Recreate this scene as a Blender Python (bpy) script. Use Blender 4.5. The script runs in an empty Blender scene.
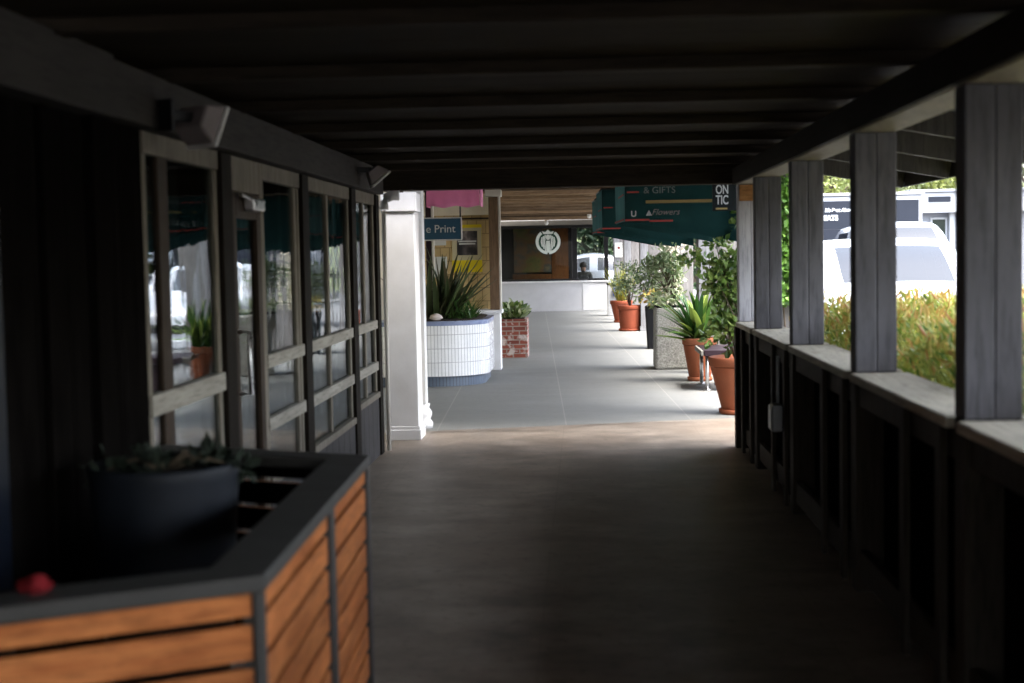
import bpy, bmesh, math, random
import numpy as np
from mathutils import Vector, Matrix
random.seed(7)
rng = np.random.default_rng(11)
R = math.radians
sc = bpy.context.scene
COL = sc.collection

# ------------------------------------------------------------------ helpers
def thing(name, label, cat, loc=(0, 0, 0), rz=0.0, group=None):
    o = bpy.data.objects.new(name, None)
    o.empty_display_size = 0.1
    COL.objects.link(o)
    o.location = loc
    o.rotation_euler = (0, 0, rz)
    tag(o, label, cat, group)
    return o

def tag(o, label=None, cat=None, group=None, kind=None):
    if label: o['label'] = label
    if cat: o['category'] = cat
    if group: o['group'] = group
    if kind: o['kind'] = kind
    return o

def tree_world(o):
    m = Matrix.Translation(o.location) @ o.rotation_euler.to_matrix().to_4x4()
    if o.parent: m = tree_world(o.parent) @ m
    return m

def box_uv(me):
    uv = me.uv_layers.new(name='UVMap')
    vs = me.vertices
    for p in me.polygons:
        n = p.normal
        ax = max(range(3), key=lambda i: abs(n[i]))
        for li in p.loop_indices:
            c = vs[me.loops[li].vertex_index].co
            uv.data[li].uv = ((c.y, c.z) if ax == 0 else (c.x, c.z) if ax == 1 else (c.x, c.y))

class MB:
    """gathers shapes into one mesh"""
    def __init__(self): self.bm = bmesh.new()
    def _xf(self, geom, m):
        bmesh.ops.transform(self.bm, matrix=m, verts=geom)
    def box(self, x0, x1, y0, y1, z0, z1, bev=0.0, m=None):
        b = bmesh.new()
        bmesh.ops.create_cube(b, size=1.0)
        bmesh.ops.transform(b, verts=b.verts, matrix=Matrix.Translation(((x0+x1)/2, (y0+y1)/2, (z0+z1)/2)) @ Matrix.Diagonal((abs(x1-x0), abs(y1-y0), abs(z1-z0), 1)))
        if bev > 0:
            bev = min(bev, 0.45*min(abs(x1-x0), abs(y1-y0), abs(z1-z0)))
            bmesh.ops.bevel(b, geom=list(b.edges), offset=bev, segments=2, profile=0.5, affect='EDGES')
        if m is not None: bmesh.ops.transform(b, verts=b.verts, matrix=m)
        self.add(b)
        return self
    def add(self, b):
        me = bpy.data.meshes.new('t'); b.to_mesh(me); b.free()
        self.bm.from_mesh(me); bpy.data.meshes.remove(me)
    def beam(self, a, b, w, h, bev=0.004, up=(0, 0, 1)):
        a, b = Vector(a), Vector(b)
        d = b-a; L = d.length; d.normalize()
        u = Vector(up); s = d.cross(u).normalized(); u = s.cross(d)
        m = Matrix((s, d, u)).transposed().to_4x4(); m.translation = (a+b)/2
        self.box(-w/2, w/2, -L/2, L/2, -h/2, h/2, bev, m)
        return self
    def lathe(self, prof, c=(0, 0, 0), n=28, m=None, caps=True):
        b = bmesh.new(); rings = []
        for r, z in prof:
            rings.append([b.verts.new((c[0]+r*math.cos(2*math.pi*i/n), c[1]+r*math.sin(2*math.pi*i/n), c[2]+z)) for i in range(n)])
        for A, B in zip(rings, rings[1:]):
            for i in range(n): b.faces.new((A[i], A[(i+1) % n], B[(i+1) % n], B[i]))
        if caps:
            b.faces.new(list(reversed(rings[0]))); b.faces.new(rings[-1])
        for f in b.faces: f.smooth = len(f.verts) == 4
        if m is not None: bmesh.ops.transform(b, verts=b.verts, matrix=m)
        self.add(b)
        return self
    def tube(self, pts, r, n=10):
        pts = [Vector(p) for p in pts]
        rr = r if isinstance(r, (list, tuple)) else [r]*len(pts)
        b = bmesh.new(); rings = []
        for i, p in enumerate(pts):
            d = (pts[min(i+1, len(pts)-1)]-pts[max(i-1, 0)]).normalized()
            u = Vector((0, 0, 1)) if abs(d.z) < .9 else Vector((1, 0, 0))
            s = d.cross(u).normalized(); u = s.cross(d)
            rings.append([b.verts.new(p+(s*math.cos(2*math.pi*k/n)+u*math.sin(2*math.pi*k/n))*rr[i]) for k in range(n)])
        for A, B in zip(rings, rings[1:]):
            for i in range(n): b.faces.new((A[i], A[(i+1) % n], B[(i+1) % n], B[i])).smooth = True
        b.faces.new(list(reversed(rings[0]))); b.faces.new(rings[-1])
        bmesh.ops.recalc_face_normals(b, faces=b.faces)
        self.add(b)
        return self
    def prism(self, poly, axis, a, b_, bev=0.0):
        """poly: 2D points; extruded along axis ('x','y','z') from a to b_"""
        b = bmesh.new()
        def P(p, t): return {'x': (t, p[0], p[1]), 'y': (p[0], t, p[1]), 'z': (p[0], p[1], t)}[axis]
        A = [b.verts.new(P(p, a)) for p in poly]; B = [b.verts.new(P(p, b_)) for p in poly]
        b.faces.new(A); b.faces.new(list(reversed(B)))
        for i in range(len(poly)):
            j = (i+1) % len(poly); b.faces.new((A[i], B[i], B[j], A[j]))
        bmesh.ops.recalc_face_normals(b, faces=b.faces)
        if bev: bmesh.ops.bevel(b, geom=list(b.edges), offset=bev, segments=2, profile=.5, affect='EDGES')
        self.add(b)
        return self
    def quad(self, *pts):
        self.bm.faces.new([self.bm.verts.new(p) for p in pts]); return self
    def build(self, name, mat, parent=None, world=True, uv=True):
        me = bpy.data.meshes.new(name); self.bm.to_mesh(me); self.bm.free()
        return link(name, me, mat, parent, world, uv)

def link(name, me, mat, parent=None, world=True, uv=True):
    if mat is not None: me.materials.append(mat)
    o = bpy.data.objects.new(name, me); COL.objects.link(o)
    if uv and not me.uv_layers: 
        me.update(); box_uv(me)
    if parent is not None:
        o.parent = parent
        if world: me.transform(tree_world(parent).inverted())
    return o

def copy_tree(o, parent=None):
    c = o.copy(); COL.objects.link(c)
    if parent: c.parent = parent
    for ch in list(o.children): copy_tree(ch, c)
    return c

def text_part(name, s, size, loc, mat, parent, rot=(R(90), 0, 0), ext=.003, align='CENTER', bold=0.0, shear=0.0, xs=1.0):
    cu = bpy.data.curves.new(name, 'FONT'); cu.body = s; cu.size = size; cu.extrude = ext
    cu.align_x = align; cu.align_y = 'CENTER'; cu.offset = bold; cu.shear = shear
    t = bpy.data.objects.new('tmp_text', cu); COL.objects.link(t)
    dg = bpy.context.evaluated_depsgraph_get()
    me = bpy.data.meshes.new_from_object(t.evaluated_get(dg)); me.name = name
    bpy.data.objects.remove(t)
    me.materials.clear()
    me.transform(Matrix.Translation(loc) @ (Matrix.Rotation(rot[2], 4, 'Z') @ Matrix.Rotation(rot[0], 4, 'X')) @ Matrix.Diagonal((xs, 1, 1, 1)))
    return link(name, me, mat, parent, True)

# ------------------------------------------------------------------ materials
def nodes(name):
    m = bpy.data.materials.new(name); m.use_nodes = True
    nt = m.node_tree; nt.nodes.clear()
    return m, nt, nt.nodes.new, nt.links.new

def coords(nt, N, L, stretch, kind='Object', rnd=True):
    tc = N('ShaderNodeTexCoord'); mp = N('ShaderNodeMapping'); mp.inputs['Scale'].default_value = stretch
    L(tc.outputs[kind], mp.inputs['Vector'])
    if rnd:
        oi = N('ShaderNodeObjectInfo'); ml = N('ShaderNodeMath'); ml.operation = 'MULTIPLY'; ml.inputs[1].default_value = 17.0
        L(oi.outputs['Random'], ml.inputs[0])
        cx = N('ShaderNodeCombineXYZ')
        for i in range(3): L(ml.outputs[0], cx.inputs[i])
        L(cx.outputs[0], mp.inputs['Location'])
    return mp.outputs['Vector']

def noise(N, L, vec, scale, detail=6, rough=.6):
    n = N('ShaderNodeTexNoise'); n.inputs['Scale'].default_value = scale
    n.inputs['Detail'].default_value = detail; n.inputs['Roughness'].default_value = rough
    L(vec, n.inputs['Vector']); return n.outputs['Fac']

def ramp(N, L, fac, stops):
    r = N('ShaderNodeValToRGB'); e = r.color_ramp.elements
    while len(e) > 1: e.remove(e[-1])
    e[0].position = stops[0][0]; e[0].color = (*stops[0][1], 1)
    for p, c in stops[1:]:
        x = e.new(p); x.color = (*c, 1)
    L(fac, r.inputs['Fac']); return r.outputs['Color']

def mix(N, L, fac, a, b, mode='MIX'):
    m = N('ShaderNodeMix'); m.data_type = 'RGBA'; m.blend_type = mode
    for s, v in ((0, fac), (6, a), (7, b)):
        if isinstance(v, (int, float)): m.inputs[s].default_value = v
        elif isinstance(v, tuple): m.inputs[s].default_value = (*v, 1)
        else: L(v, m.inputs[s])
    return m.outputs[2]

def finish(nt, N, L, col, rough=.6, bump=None, bs=.1, bd=.01, metal=0.0, spec=.5, rvar=None, trans=0.0, coat=0.0):
    p = N('ShaderNodeBsdfPrincipled'); o = N('ShaderNodeOutputMaterial')
    if isinstance(col, tuple): p.inputs['Base Color'].default_value = (*col, 1)
    else: L(col, p.inputs['Base Color'])
    p.inputs['Roughness'].default_value = rough; p.inputs['Metallic'].default_value = metal
    p.inputs['Specular IOR Level'].default_value = spec; p.inputs['Coat Weight'].default_value = coat
    if rvar is not None:
        mr = N('ShaderNodeMapRange'); mr.inputs[3].default_value = max(.02, rough-.15); mr.inputs[4].default_value = min(1, rough+.15)
        L(rvar, mr.inputs[0]); L(mr.outputs[0], p.inputs['Roughness'])
    if bump is not None:
        b = N('ShaderNodeBump'); b.inputs['Strength'].default_value = bs; b.inputs['Distance'].default_value = bd
        L(bump, b.inputs['Height']); L(b.outputs[0], p.inputs['Normal'])
    if trans > 0:
        t = N('ShaderNodeBsdfTranslucent'); ms = N('ShaderNodeMixShader'); ms.inputs[0].default_value = trans
        if isinstance(col, tuple): t.inputs['Color'].default_value = (*col, 1)
        else: L(col, t.inputs['Color'])
        L(p.outputs[0], ms.inputs[1]); L(t.outputs[0], ms.inputs[2]); L(ms.outputs[0], o.inputs[0])
    else: L(p.outputs[0], o.inputs[0])

def sc3(c, k): return tuple(min(1, x*k) for x in c)

def plain(name, c, rough=.55, var=.18, scale=6, bs=.08, metal=0.0, spec=.22, stretch=(1, 1, 1), dirt=.25, dirtc=None, coat=0.0, trans=0.0):
    m, nt, N, L = nodes(name)
    v = coords(nt, N, L, stretch)
    f = noise(N, L, v, scale); g = noise(N, L, v, scale*.23, 3); h = noise(N, L, v, scale*9, 3)
    col = ramp(N, L, f, [(.3, sc3(c, 1-var)), (.7, sc3(c, 1+var))])
    gm = ramp(N, L, g, [(.42, (0, 0, 0)), (.7, (dirt,)*3)])
    col = mix(N, L, gm, col, dirtc or sc3(c, .55))
    finish(nt, N, L, col, rough, h, bs, .006, metal, spec, f, trans, coat)
    return m

def wood(name, c, c2, grain=(1, 14, 14), rough=.65, bs=.25, scale=2.0, dirt=.3, spec=.08, objvar=0.0, isl=0.0):
    """grain: low scale along the fibres"""
    m, nt, N, L = nodes(name)
    v = coords(nt, N, L, grain)
    f = noise(N, L, v, scale, 8, .65); k = noise(N, L, v, scale*3.1, 5, .7)
    v2 = coords(nt, N, L, (1, 1, 1)); g = noise(N, L, v2, 1.7, 4)
    col = ramp(N, L, f, [(.28, c), (.5, tuple((a+b)/2 for a, b in zip(c, c2))), (.72, c2)])
    dk = ramp(N, L, k, [(.36, (.45,)*3), (.52, (1, 1, 1))])
    col = mix(N, L, .7, col, dk, 'MULTIPLY')
    gm = ramp(N, L, g, [(.4, (0, 0, 0)), (.7, (dirt,)*3)])
    col = mix(N, L, gm, col, sc3(c, .5))
    if isl:
        ge = N('ShaderNodeNewGeometry'); ri = ramp(N, L, ge.outputs['Random Per Island'], [(0, (1-isl,)*3), (.5, (1-isl*.35, 1-isl*.45, 1-isl*.5)), (1, (1, 1, 1))])
        col = mix(N, L, 1.0, col, ri, 'MULTIPLY')
    if objvar:
        oi = N('ShaderNodeObjectInfo'); rr = ramp(N, L, oi.outputs['Random'], [(0, (1-objvar,)*3), (1, (1, 1, 1))])
        col = mix(N, L, 1.0, col, rr, 'MULTIPLY')
    finish(nt, N, L, col, rough, k, bs, .004, 0, spec, f)
    return m

def leafmat(name, cols, rough=.45, trans=.3):
    m, nt, N, L = nodes(name)
    g = N('ShaderNodeNewGeometry')
    col = ramp(N, L, g.outputs['Random Per Island'], [(i/max(1, len(cols)-1), c) for i, c in enumerate(cols)])
    finish(nt, N, L, col, rough, trans=trans)
    return m

def brickmat(name, c1, c2, mort, w, h, ms, off=.5, rough=.8, bs=.5, white=0.0, spec=.3):
    m, nt, N, L = nodes(name)
    tc = N('ShaderNodeTexCoord'); b = N('ShaderNodeTexBrick')
    L(tc.outputs['UV'], b.inputs['Vector'])
    b.offset = off; b.inputs['Scale'].default_value = 1.0
    b.inputs['Color1'].default_value = (*c1, 1); b.inputs['Color2'].default_value = (*c2, 1); b.inputs['Mortar'].default_value = (*mort, 1)
    b.inputs['Brick Width'].default_value = w; b.inputs['Row Height'].default_value = h; b.inputs['Mortar Size'].default_value = ms
    b.inputs['Mortar Smooth'].default_value = .1
    f = noise(N, L, tc.outputs['UV'], 9, 6)
    col = mix(N, L, ramp(N, L, f, [(.35, (0, 0, 0)), (.75, (.35,)*3)]), b.outputs['Color'], sc3(c1, .6))
    if white:
        f2 = noise(N, L, tc.outputs['UV'], 5.5, 5)
        col = mix(N, L, ramp(N, L, f2, [(.52, (0, 0, 0)), (.6, (white,)*3)]), col, (.55, .5, .47))
    inv = N('ShaderNodeMath'); inv.operation = 'SUBTRACT'; inv.inputs[0].default_value = 1.0; L(b.outputs['Fac'], inv.inputs[1])
    finish(nt, N, L, col, rough, inv.outputs[0], bs, .006, 0, spec, f)
    return m

def glassmat(name, tint=(.75, .8, .8), rough=.0, boost=0.0, gain=1.5, gc=1.0, wave=0.0):
    m, nt, N, L = nodes(name)
    t = N('ShaderNodeBsdfTransparent'); t.inputs[0].default_value = (*tint, 1)
    g = N('ShaderNodeBsdfGlossy'); g.inputs['Roughness'].default_value = rough; g.inputs['Color'].default_value = (.95*gc, .97*gc, gc, 1)
    fr = N('ShaderNodeFresnel'); fr.inputs['IOR'].default_value = 1.55
    if wave:
        bp_ = N('ShaderNodeBump'); bp_.inputs['Strength'].default_value = wave; bp_.inputs['Distance'].default_value = .01
        L(noise(N, L, coords(nt, N, L, (1, 1, .5)), 2.6, 3, .5), bp_.inputs['Height']); L(bp_.outputs[0], g.inputs['Normal'])
    ms = N('ShaderNodeMixShader'); o = N('ShaderNodeOutputMaterial')
    ad = N('ShaderNodeMath'); ad.operation = 'MULTIPLY_ADD'; ad.inputs[1].default_value = gain; ad.inputs[2].default_value = boost; ad.use_clamp = True
    L(fr.outputs[0], ad.inputs[0]); L(ad.outputs[0], ms.inputs[0]); L(t.outputs[0], ms.inputs[1]); L(g.outputs[0], ms.inputs[2]); L(ms.outputs[0], o.inputs[0])
    return m

def floormat(name, c, c2, patch, joints=(), jcol=(.5, .5, .48), streak=(1, 1, 1), jw=.006, jstr=.7, scale=3.0, rough=.75, rot=0.0, cross=None, spec=.2):
    m, nt, N, L = nodes(name)
    v = coords(nt, N, L, streak, rnd=False)
    f = noise(N, L, v, scale, 8, .65); v1 = coords(nt, N, L, (1, 1, 1), rnd=False)
    g = noise(N, L, v1, .9, 5, .6); h = noise(N, L, v1, 60, 4, .7); s = noise(N, L, v1, 14, 4)
    col = ramp(N, L, f, [(.3, c), (.72, c2)])
    col = mix(N, L, ramp(N, L, g, [(.35, (0, 0, 0)), (.68, (.65,)*3)]), col, patch)
    col = mix(N, L, ramp(N, L, s, [(.55, (0, 0, 0)), (.72, (.5,)*3)]), col, sc3(c, .8))
    if joints or cross:
        tc = N('ShaderNodeTexCoord'); sx = N('ShaderNodeSeparateXYZ'); L(tc.outputs['Object'], sx.inputs[0])
        def line(out, x0, period, w):
            a = N('ShaderNodeMath'); a.operation = 'SUBTRACT'; a.inputs[1].default_value = x0; L(out, a.inputs[0])
            b = N('ShaderNodeMath'); b.operation = 'PINGPONG'; b.inputs[1].default_value = period/2; L(a.outputs[0], b.inputs[0])
            d = N('ShaderNodeMath'); d.operation = 'LESS_THAN'; d.inputs[1].default_value = w; L(b.outputs[0], d.inputs[0])
            e = N('ShaderNodeMath'); e.operation = 'MULTIPLY'; e.inputs[1].default_value = jstr; L(d.outputs[0], e.inputs[0])
            return e.outputs[0]
        if joints: col = mix(N, L, line(sx.outputs[0], joints[0], joints[1], jw), col, jcol)
        if cross: col = mix(N, L, line(sx.outputs[1], cross[0], cross[1], jw), col, jcol)
    finish(nt, N, L, col, rough, h, .15, .004, 0, spec, f)
    return m

Mt = {}
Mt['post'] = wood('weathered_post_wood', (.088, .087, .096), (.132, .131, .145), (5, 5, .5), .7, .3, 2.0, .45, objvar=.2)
Mt['endpostlit'] = wood('daylit_end_post', (.34, .34, .38), (.48, .48, .52), (7, 7, .6), .7, .3, 2.0, .4)  # whitish tone paints the daylight falling on the end post
Mt['cap'] = wood('weathered_rail_cap', (.38, .355, .29), (.50, .47, .39), (9, .7, 9), .75, .3, 2.0, .25)
Mt['dark'] = wood('dark_stained_wood', (.011, .009, .0075), (.022, .018, .0145), (9, 9, .8), .6, .3, spec=.02)
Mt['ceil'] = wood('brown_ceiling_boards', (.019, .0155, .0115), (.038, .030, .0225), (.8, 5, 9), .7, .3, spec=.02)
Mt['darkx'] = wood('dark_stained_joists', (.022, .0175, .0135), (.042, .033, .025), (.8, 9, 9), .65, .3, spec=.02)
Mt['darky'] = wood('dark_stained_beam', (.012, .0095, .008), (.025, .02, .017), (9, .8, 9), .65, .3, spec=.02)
Mt['stud'] = wood('brown_black_studs', (.026, .021, .017), (.05, .042, .034), (9, 9, .8), .7, .3, spec=.05)
Mt['header'] = wood('grey_painted_header', (.028, .025, .023), (.05, .045, .041), (9, .8, 9), .7, .3)
Mt['frame'] = wood('weathered_window_frame', (.14, .122, .096), (.24, .215, .175), (9, 9, .8), .65, .25, 2.0, .35)
Mt['framey'] = wood('weathered_window_rail', (.26, .24, .205), (.40, .375, .325), (9, .8, 9), .65, .25, 2.0, .35)
Mt['panel'] = wood('grey_base_panel', (.04, .038, .038), (.075, .07, .07), (9, 9, .8), .7, .3)
Mt['brownpost'] = wood('brown_mullion', (.03, .021, .015), (.06, .042, .03), (9, 9, .8), .6, .3)
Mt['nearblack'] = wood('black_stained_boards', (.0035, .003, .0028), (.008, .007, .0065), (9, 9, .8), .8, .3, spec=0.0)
Mt['reflstrip'] = plain('grey_brown_strips', (.10, .085, .07), .8)  # dull brown standing in for posts mirrored in the glass
Mt['black'] = plain('black_metal', (.012, .012, .013), .4, .2, 8, .05)
Mt['bluepanel'] = plain('dark_blue_panel', (.0012, .0035, .010), .5)
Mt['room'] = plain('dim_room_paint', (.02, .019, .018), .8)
Mt['glass'] = glassmat('window_glass', (.55, .6, .6), boost=.0, gain=.6, wave=.3)
Mt['shopglass'] = glassmat('shop_glass', (.55, .57, .57), gain=.2)
Mt['chrome'] = plain('brushed_steel', (.55, .55, .56), .3, .1, 20, .03, 1.0)
Mt['cedar'] = wood('cedar_slats', (.34, .098, .03), (.72, .275, .092), (1.2, 9, 9), .5, .25, 2.2, .5, isl=.38)
Mt['steelframe'] = plain('grey_painted_steel', (.050, .048, .045), .55, .12, 7, .05)
Mt['potglaze'] = plain('blue_black_glaze', (.010, .0125, .018), .5, .3, 6, .04, coat=.0)
Mt['soil'] = plain('potting_soil', (.035, .025, .018), .95, .4, 30, .6)
Mt['red'] = plain('red_cloth', (.16, .006, .010), .9, .2, 15, .3)
Mt['greybox'] = plain('grey_enamel', (.30, .31, .32), .45, .08, 6, .04)
Mt['spkgrey'] = plain('taupe_plastic', (.20, .17, .165), .55, .1, 10, .05)
Mt['spkwhite'] = plain('pale_plastic', (.62, .61, .58), .5, .06, 10, .04)
Mt['white'] = plain('white_paint', (.70, .70, .71), .55, .07, 5, .08, dirt=.4, dirtc=(.44, .42, .38))
Mt['wallwhite'] = plain('pale_grey_wall_paint', (.50, .50, .52), .6, .05, 4, .05, dirt=.15)
Mt['cream'] = plain('cream_paint', (.80, .74, .58), .6, .08, 5, .05)
Mt['tile'] = brickmat('white_upright_tiles', (.78, .79, .81), (.70, .71, .73), (.30, .31, .34), .042, .17, .0036, 0.0, .25, .4, spec=.5)
Mt['tileblue'] = plain('blue_glazed_rim', (.19, .23, .36), .3, .1, 8, .03)
Mt['tilebase'] = brickmat('blue_grey_base_tiles', (.10, .13, .18), (.12, .15, .20), (.07, .08, .10), .042, .17, .005, 0.0, .4, .3)
Mt['brick'] = brickmat('old_red_brick', (.26, .07, .045), (.15, .04, .03), (.27, .23, .20), .20, .07, .010, .5, .85, .6, white=.75)
Mt['shingle'] = brickmat('tan_wood_shingles', (.60, .44, .21), (.50, .37, .18), (.27, .20, .10), .13, .19, .006, .5, .8, .5)
Mt['pink'] = plain('pink_canvas', (.95, .42, .68), .8, .08, 5, .12, trans=.4)
Mt['signblue'] = plain('navy_sign_face', (.018, .062, .105), .45, .1, 5, .03)
Mt['signedge'] = plain('pale_sign_edge', (.45, .47, .46), .5)
Mt['signtext'] = plain('dull_white_letters', (.26, .27, .27), .7, .05)
Mt['paper'] = plain('white_paper', (.66, .68, .66), .8, .04, 5, .02)
Mt['postercream'] = plain('poster_cream', (.55, .50, .33), .7, .05)
Mt['yellow'] = plain('poster_yellow', (.78, .62, .02), .6, .05)
Mt['letter'] = plain('pale_lettering', (.70, .74, .75), .6, .03)
Mt['letterdim'] = plain('faded_lettering', (.10, .125, .12), .7, .1)
Mt['letterpink'] = plain('script_lettering', (.13, .122, .115), .7, .1)
Mt['gold'] = plain('gold_stripe', (.15, .12, .045), .7, .1)
Mt['stripe'] = plain('red_stripe', (.17, .03, .026), .75, .1)
Mt['canvas'] = plain('green_awning_canvas', (.013, .046, .044), .85, .15, 3, .25, trans=.55, dirt=.35)
Mt['canvaslit'] = plain('lit_teal_canvas', (.045, .115, .115), .85, .15, 3, .2, trans=.45)  # lighter teal puts the light on the awning's left side into its colour
Mt['blacksign'] = plain('black_sign_face', (.004, .006, .006), .6, spec=.08)
Mt['brownwood'] = wood('brown_porch_post', (.12, .075, .045), (.20, .13, .08), (9, 9, .8), .6, .3)
Mt['joist'] = wood('brown_open_joists', (.27, .175, .10), (.47, .34, .23), (.7, 9, 9), .7, .3, 2, .3, objvar=.75)
Mt['orangewood'] = wood('bare_orange_wood', (.30, .14, .055), (.44, .23, .10), (2, 9, 9), .7, .3, 3)
Mt['trimwhite'] = plain('off_white_trim', (.58, .55, .49), .55, .06, 5, .05)
Mt['greytrim'] = plain('grey_beige_trim', (.17, .16, .14), .7, .08, 5)
Mt['wing'] = wood('grey_beige_boards', (.15, .142, .138), (.22, .21, .205), (9, 9, .8), .7, .3, 2.2, .35)
Mt['column'] = wood('whitewashed_column', (.20, .20, .21), (.30, .30, .31), (9, 9, .8), .7, .3, 2.2, .35)
Mt['terra'] = plain('terracotta', (.25, .072, .032), .8, .14, 5, .12, dirt=.45, dirtc=(.26, .13, .075))
Mt['terra2'] = plain('deep_terracotta', (.23, .054, .025), .75, .12, 5, .1)
Mt['aggregate'] = plain('exposed_aggregate', (.34, .33, .30), .9, .55, 55, .7)
Mt['blackpot'] = plain('black_plastic', (.007, .007, .008), .7, spec=.06)
Mt['purple'] = plain('dark_purple_paint', (.016, .006, .010), .6, .12, 5, .05)
Mt['bin'] = plain('grey_bin_concrete', (.33, .33, .33), .8, .2, 20, .2)
Mt['blue'] = plain('blue_liner', (.03, .08, .32), .5)
Mt['bark'] = wood('bark', (.09, .07, .05), (.17, .135, .10), (8, 8, 1.5), .9, .8)
Mt['asphalt'] = floormat('asphalt', (.085, .085, .086), (.13, .13, .132), (.10, .10, .10), scale=6, rough=.9)
Mt['floor'] = floormat('brown_concrete', (.062, .05, .041), (.36, .305, .25), (.17, .13, .10), joints=(-.20, 1.19), jcol=(.10, .08, .065), jw=.004, jstr=.3, streak=(.8, 1.15, 1), scale=2.6, rough=.5, spec=.4)
Mt['paving'] = floormat('grey_concrete', (.138, .141, .135), (.205, .208, .200), (.162, .164, .156), joints=(-.17, 1.19), jcol=(.28, .28, .25), jw=.006, jstr=.5, streak=(.6, 1.6, 1), scale=1.8, rough=.7, cross=(.2, 3.6))
Mt['kerb'] = plain('kerb_concrete', (.36, .35, .33), .85, .15, 10, .2)
Mt['hill'] = plain('dry_hill', (.10, .12, .05), .95, .4, .5, .2)
Mt['leafy'] = leafmat('vine_leaves', [(.025, .065, .015), (.08, .16, .03), (.17, .26, .05), (.045, .10, .02), (.22, .28, .08), (.11, .19, .04)])
Mt['leafdark'] = leafmat('dark_leaves', [(.010, .022, .008), (.02, .045, .014), (.014, .032, .011)], .6, .1)
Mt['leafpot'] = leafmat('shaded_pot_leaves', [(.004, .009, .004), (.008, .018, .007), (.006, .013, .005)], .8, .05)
Mt['leafhedge'] = leafmat('hedge_leaves', [(.05, .12, .02), (.24, .32, .055), (.38, .42, .08), (.08, .17, .028), (.46, .46, .12), (.16, .25, .045)], .4, .45)
Mt['leafnew'] = leafmat('new_hedge_growth', [(.48, .26, .08), (.46, .36, .09), (.44, .19, .08), (.50, .42, .12), (.40, .38, .09), (.34, .36, .08), (.46, .30, .09)], .4, .42)
Mt['leafsword'] = leafmat('sword_leaves', [(.035, .10, .018), (.10, .19, .03), (.24, .32, .06), (.02, .065, .014), (.04, .11, .02)])
Mt['leafflax'] = leafmat('flax_leaves', [(.025, .045, .016), (.065, .09, .032), (.10, .085, .045), (.04, .07, .026)], .45, .15)
Mt['leaffern'] = leafmat('fern_leaves', [(.03, .08, .02), (.06, .13, .03), (.09, .16, .04)])
Mt['leafvar'] = leafmat('variegated_leaves', [(.12, .20, .06), (.42, .46, .30), (.06, .12, .035), (.30, .36, .16), (.55, .55, .42)])
Mt['leafgrey'] = leafmat('grey_green_leaves', [(.07, .12, .05), (.18, .22, .11), (.11, .16, .07)])
Mt['leafyellow'] = leafmat('yellow_green_leaves', [(.20, .22, .03), (.30, .29, .05), (.13, .17, .03)])
Mt['leafcol'] = leafmat('bright_vine_leaves', [(.10, .24, .03), (.19, .36, .06), (.06, .16, .025), (.26, .42, .09)], .45, .4)
Mt['petal'] = leafmat('ivory_petals', [(.62, .58, .44), (.70, .68, .58), (.52, .46, .34)], .6, .3)
Mt['tree1'] = leafmat('olive_tree_leaves', [(.07, .095, .035), (.14, .16, .065), (.10, .125, .05)], .5, .3)
Mt['tree2'] = leafmat('grey_tree_leaves', [(.08, .085, .055), (.145, .145, .10), (.115, .11, .08)], .5, .3)
Mt['tree3'] = leafmat('lime_tree_leaves', [(.12, .15, .035), (.20, .225, .06), (.15, .18, .05)], .5, .35)
Mt['carwhite'] = plain('white_car_paint', (.44, .45, .47), .18, .02, 3, .01, coat=.8, dirt=.05)
Mt['carsilver'] = plain('silver_car_paint', (.30, .31, .33), .22, .03, 3, .01, .5, coat=.8, dirt=.05)
Mt['cardark'] = plain('dark_car_paint', (.05, .055, .065), .2, .03, 3, .01, .2, coat=.8, dirt=.05)
Mt['carglass'] = glassmat('car_glass', (.20, .25, .26), 0, .05, gc=.54)
Mt['darkpane'] = plain('dark_building_pane', (.02, .03, .025), .15, .3, 2, .0)
Mt['rubber'] = plain('tyre_rubber', (.02, .02, .02), .85)
Mt['lens'] = plain('lamp_lens', (.75, .77, .8), .1, .03, 9, .02)
Mt['redlens'] = plain('red_lens', (.4, .02, .02), .15)
Mt['navy'] = plain('navy_vinyl', (.008, .011, .019), .6, .08, 3, .02)
Mt['bldg'] = plain('pale_blue_grey_wall', (.21, .222, .255), .7, .04, 3, .05)
Mt['bldgwhite'] = plain('white_fascia', (.34, .35, .37), .6, .03, 3, .03)
Mt['skin'] = plain('skin_tone', (.35, .2, .14), .6, .05)
Mt['coat'] = plain('dark_jacket', (.02, .022, .02), .8)
Mt['hair'] = plain('dark_hair', (.015, .012, .01), .6)
Mt['emblem'] = plain('pale_green_white_emblem', (.74, .80, .77), .5, .03)
Mt['emblemgreen'] = plain('deep_green_disc', (.01, .055, .035), .5)
Mt['rock'] = plain('pale_stone', (.58, .52, .48), .8, .15, 15, .3)
Mt['cafewood'] = wood('cafe_wood_panel', (.20, .075, .025), (.32, .135, .05), (9, 9, .8), .5, .2)
Mt['globe'] = plain('white_lamp_glass', (.82, .82, .8), .3, .02)

def muralmat():
    m, nt, N, L = nodes('abstract_mural')
    v = coords(nt, N, L, (1, 1, 1)); f = noise(N, L, v, 2.2, 4, .6)
    col = ramp(N, L, f, [(.25, (.05, .09, .03)), (.42, (.22, .20, .05)), (.52, (.28, .13, .05)), (.62, (.11, .12, .10)), (.75, (.40, .30, .12))])
    finish(nt, N, L, col, .6)
    return m
Mt['mural'] = muralmat()
def picmat():
    m, nt, N, L = nodes('dark_photograph_print')
    v = coords(nt, N, L, (3, 1, 2)); f = noise(N, L, v, 2.2, 3, .5)
    col = ramp(N, L, f, [(.38, (.012, .012, .014)), (.55, (.10, .085, .085)), (.68, (.34, .29, .28))])
    finish(nt, N, L, col, .5)
    return m
Mt['picture'] = picmat()

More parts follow.
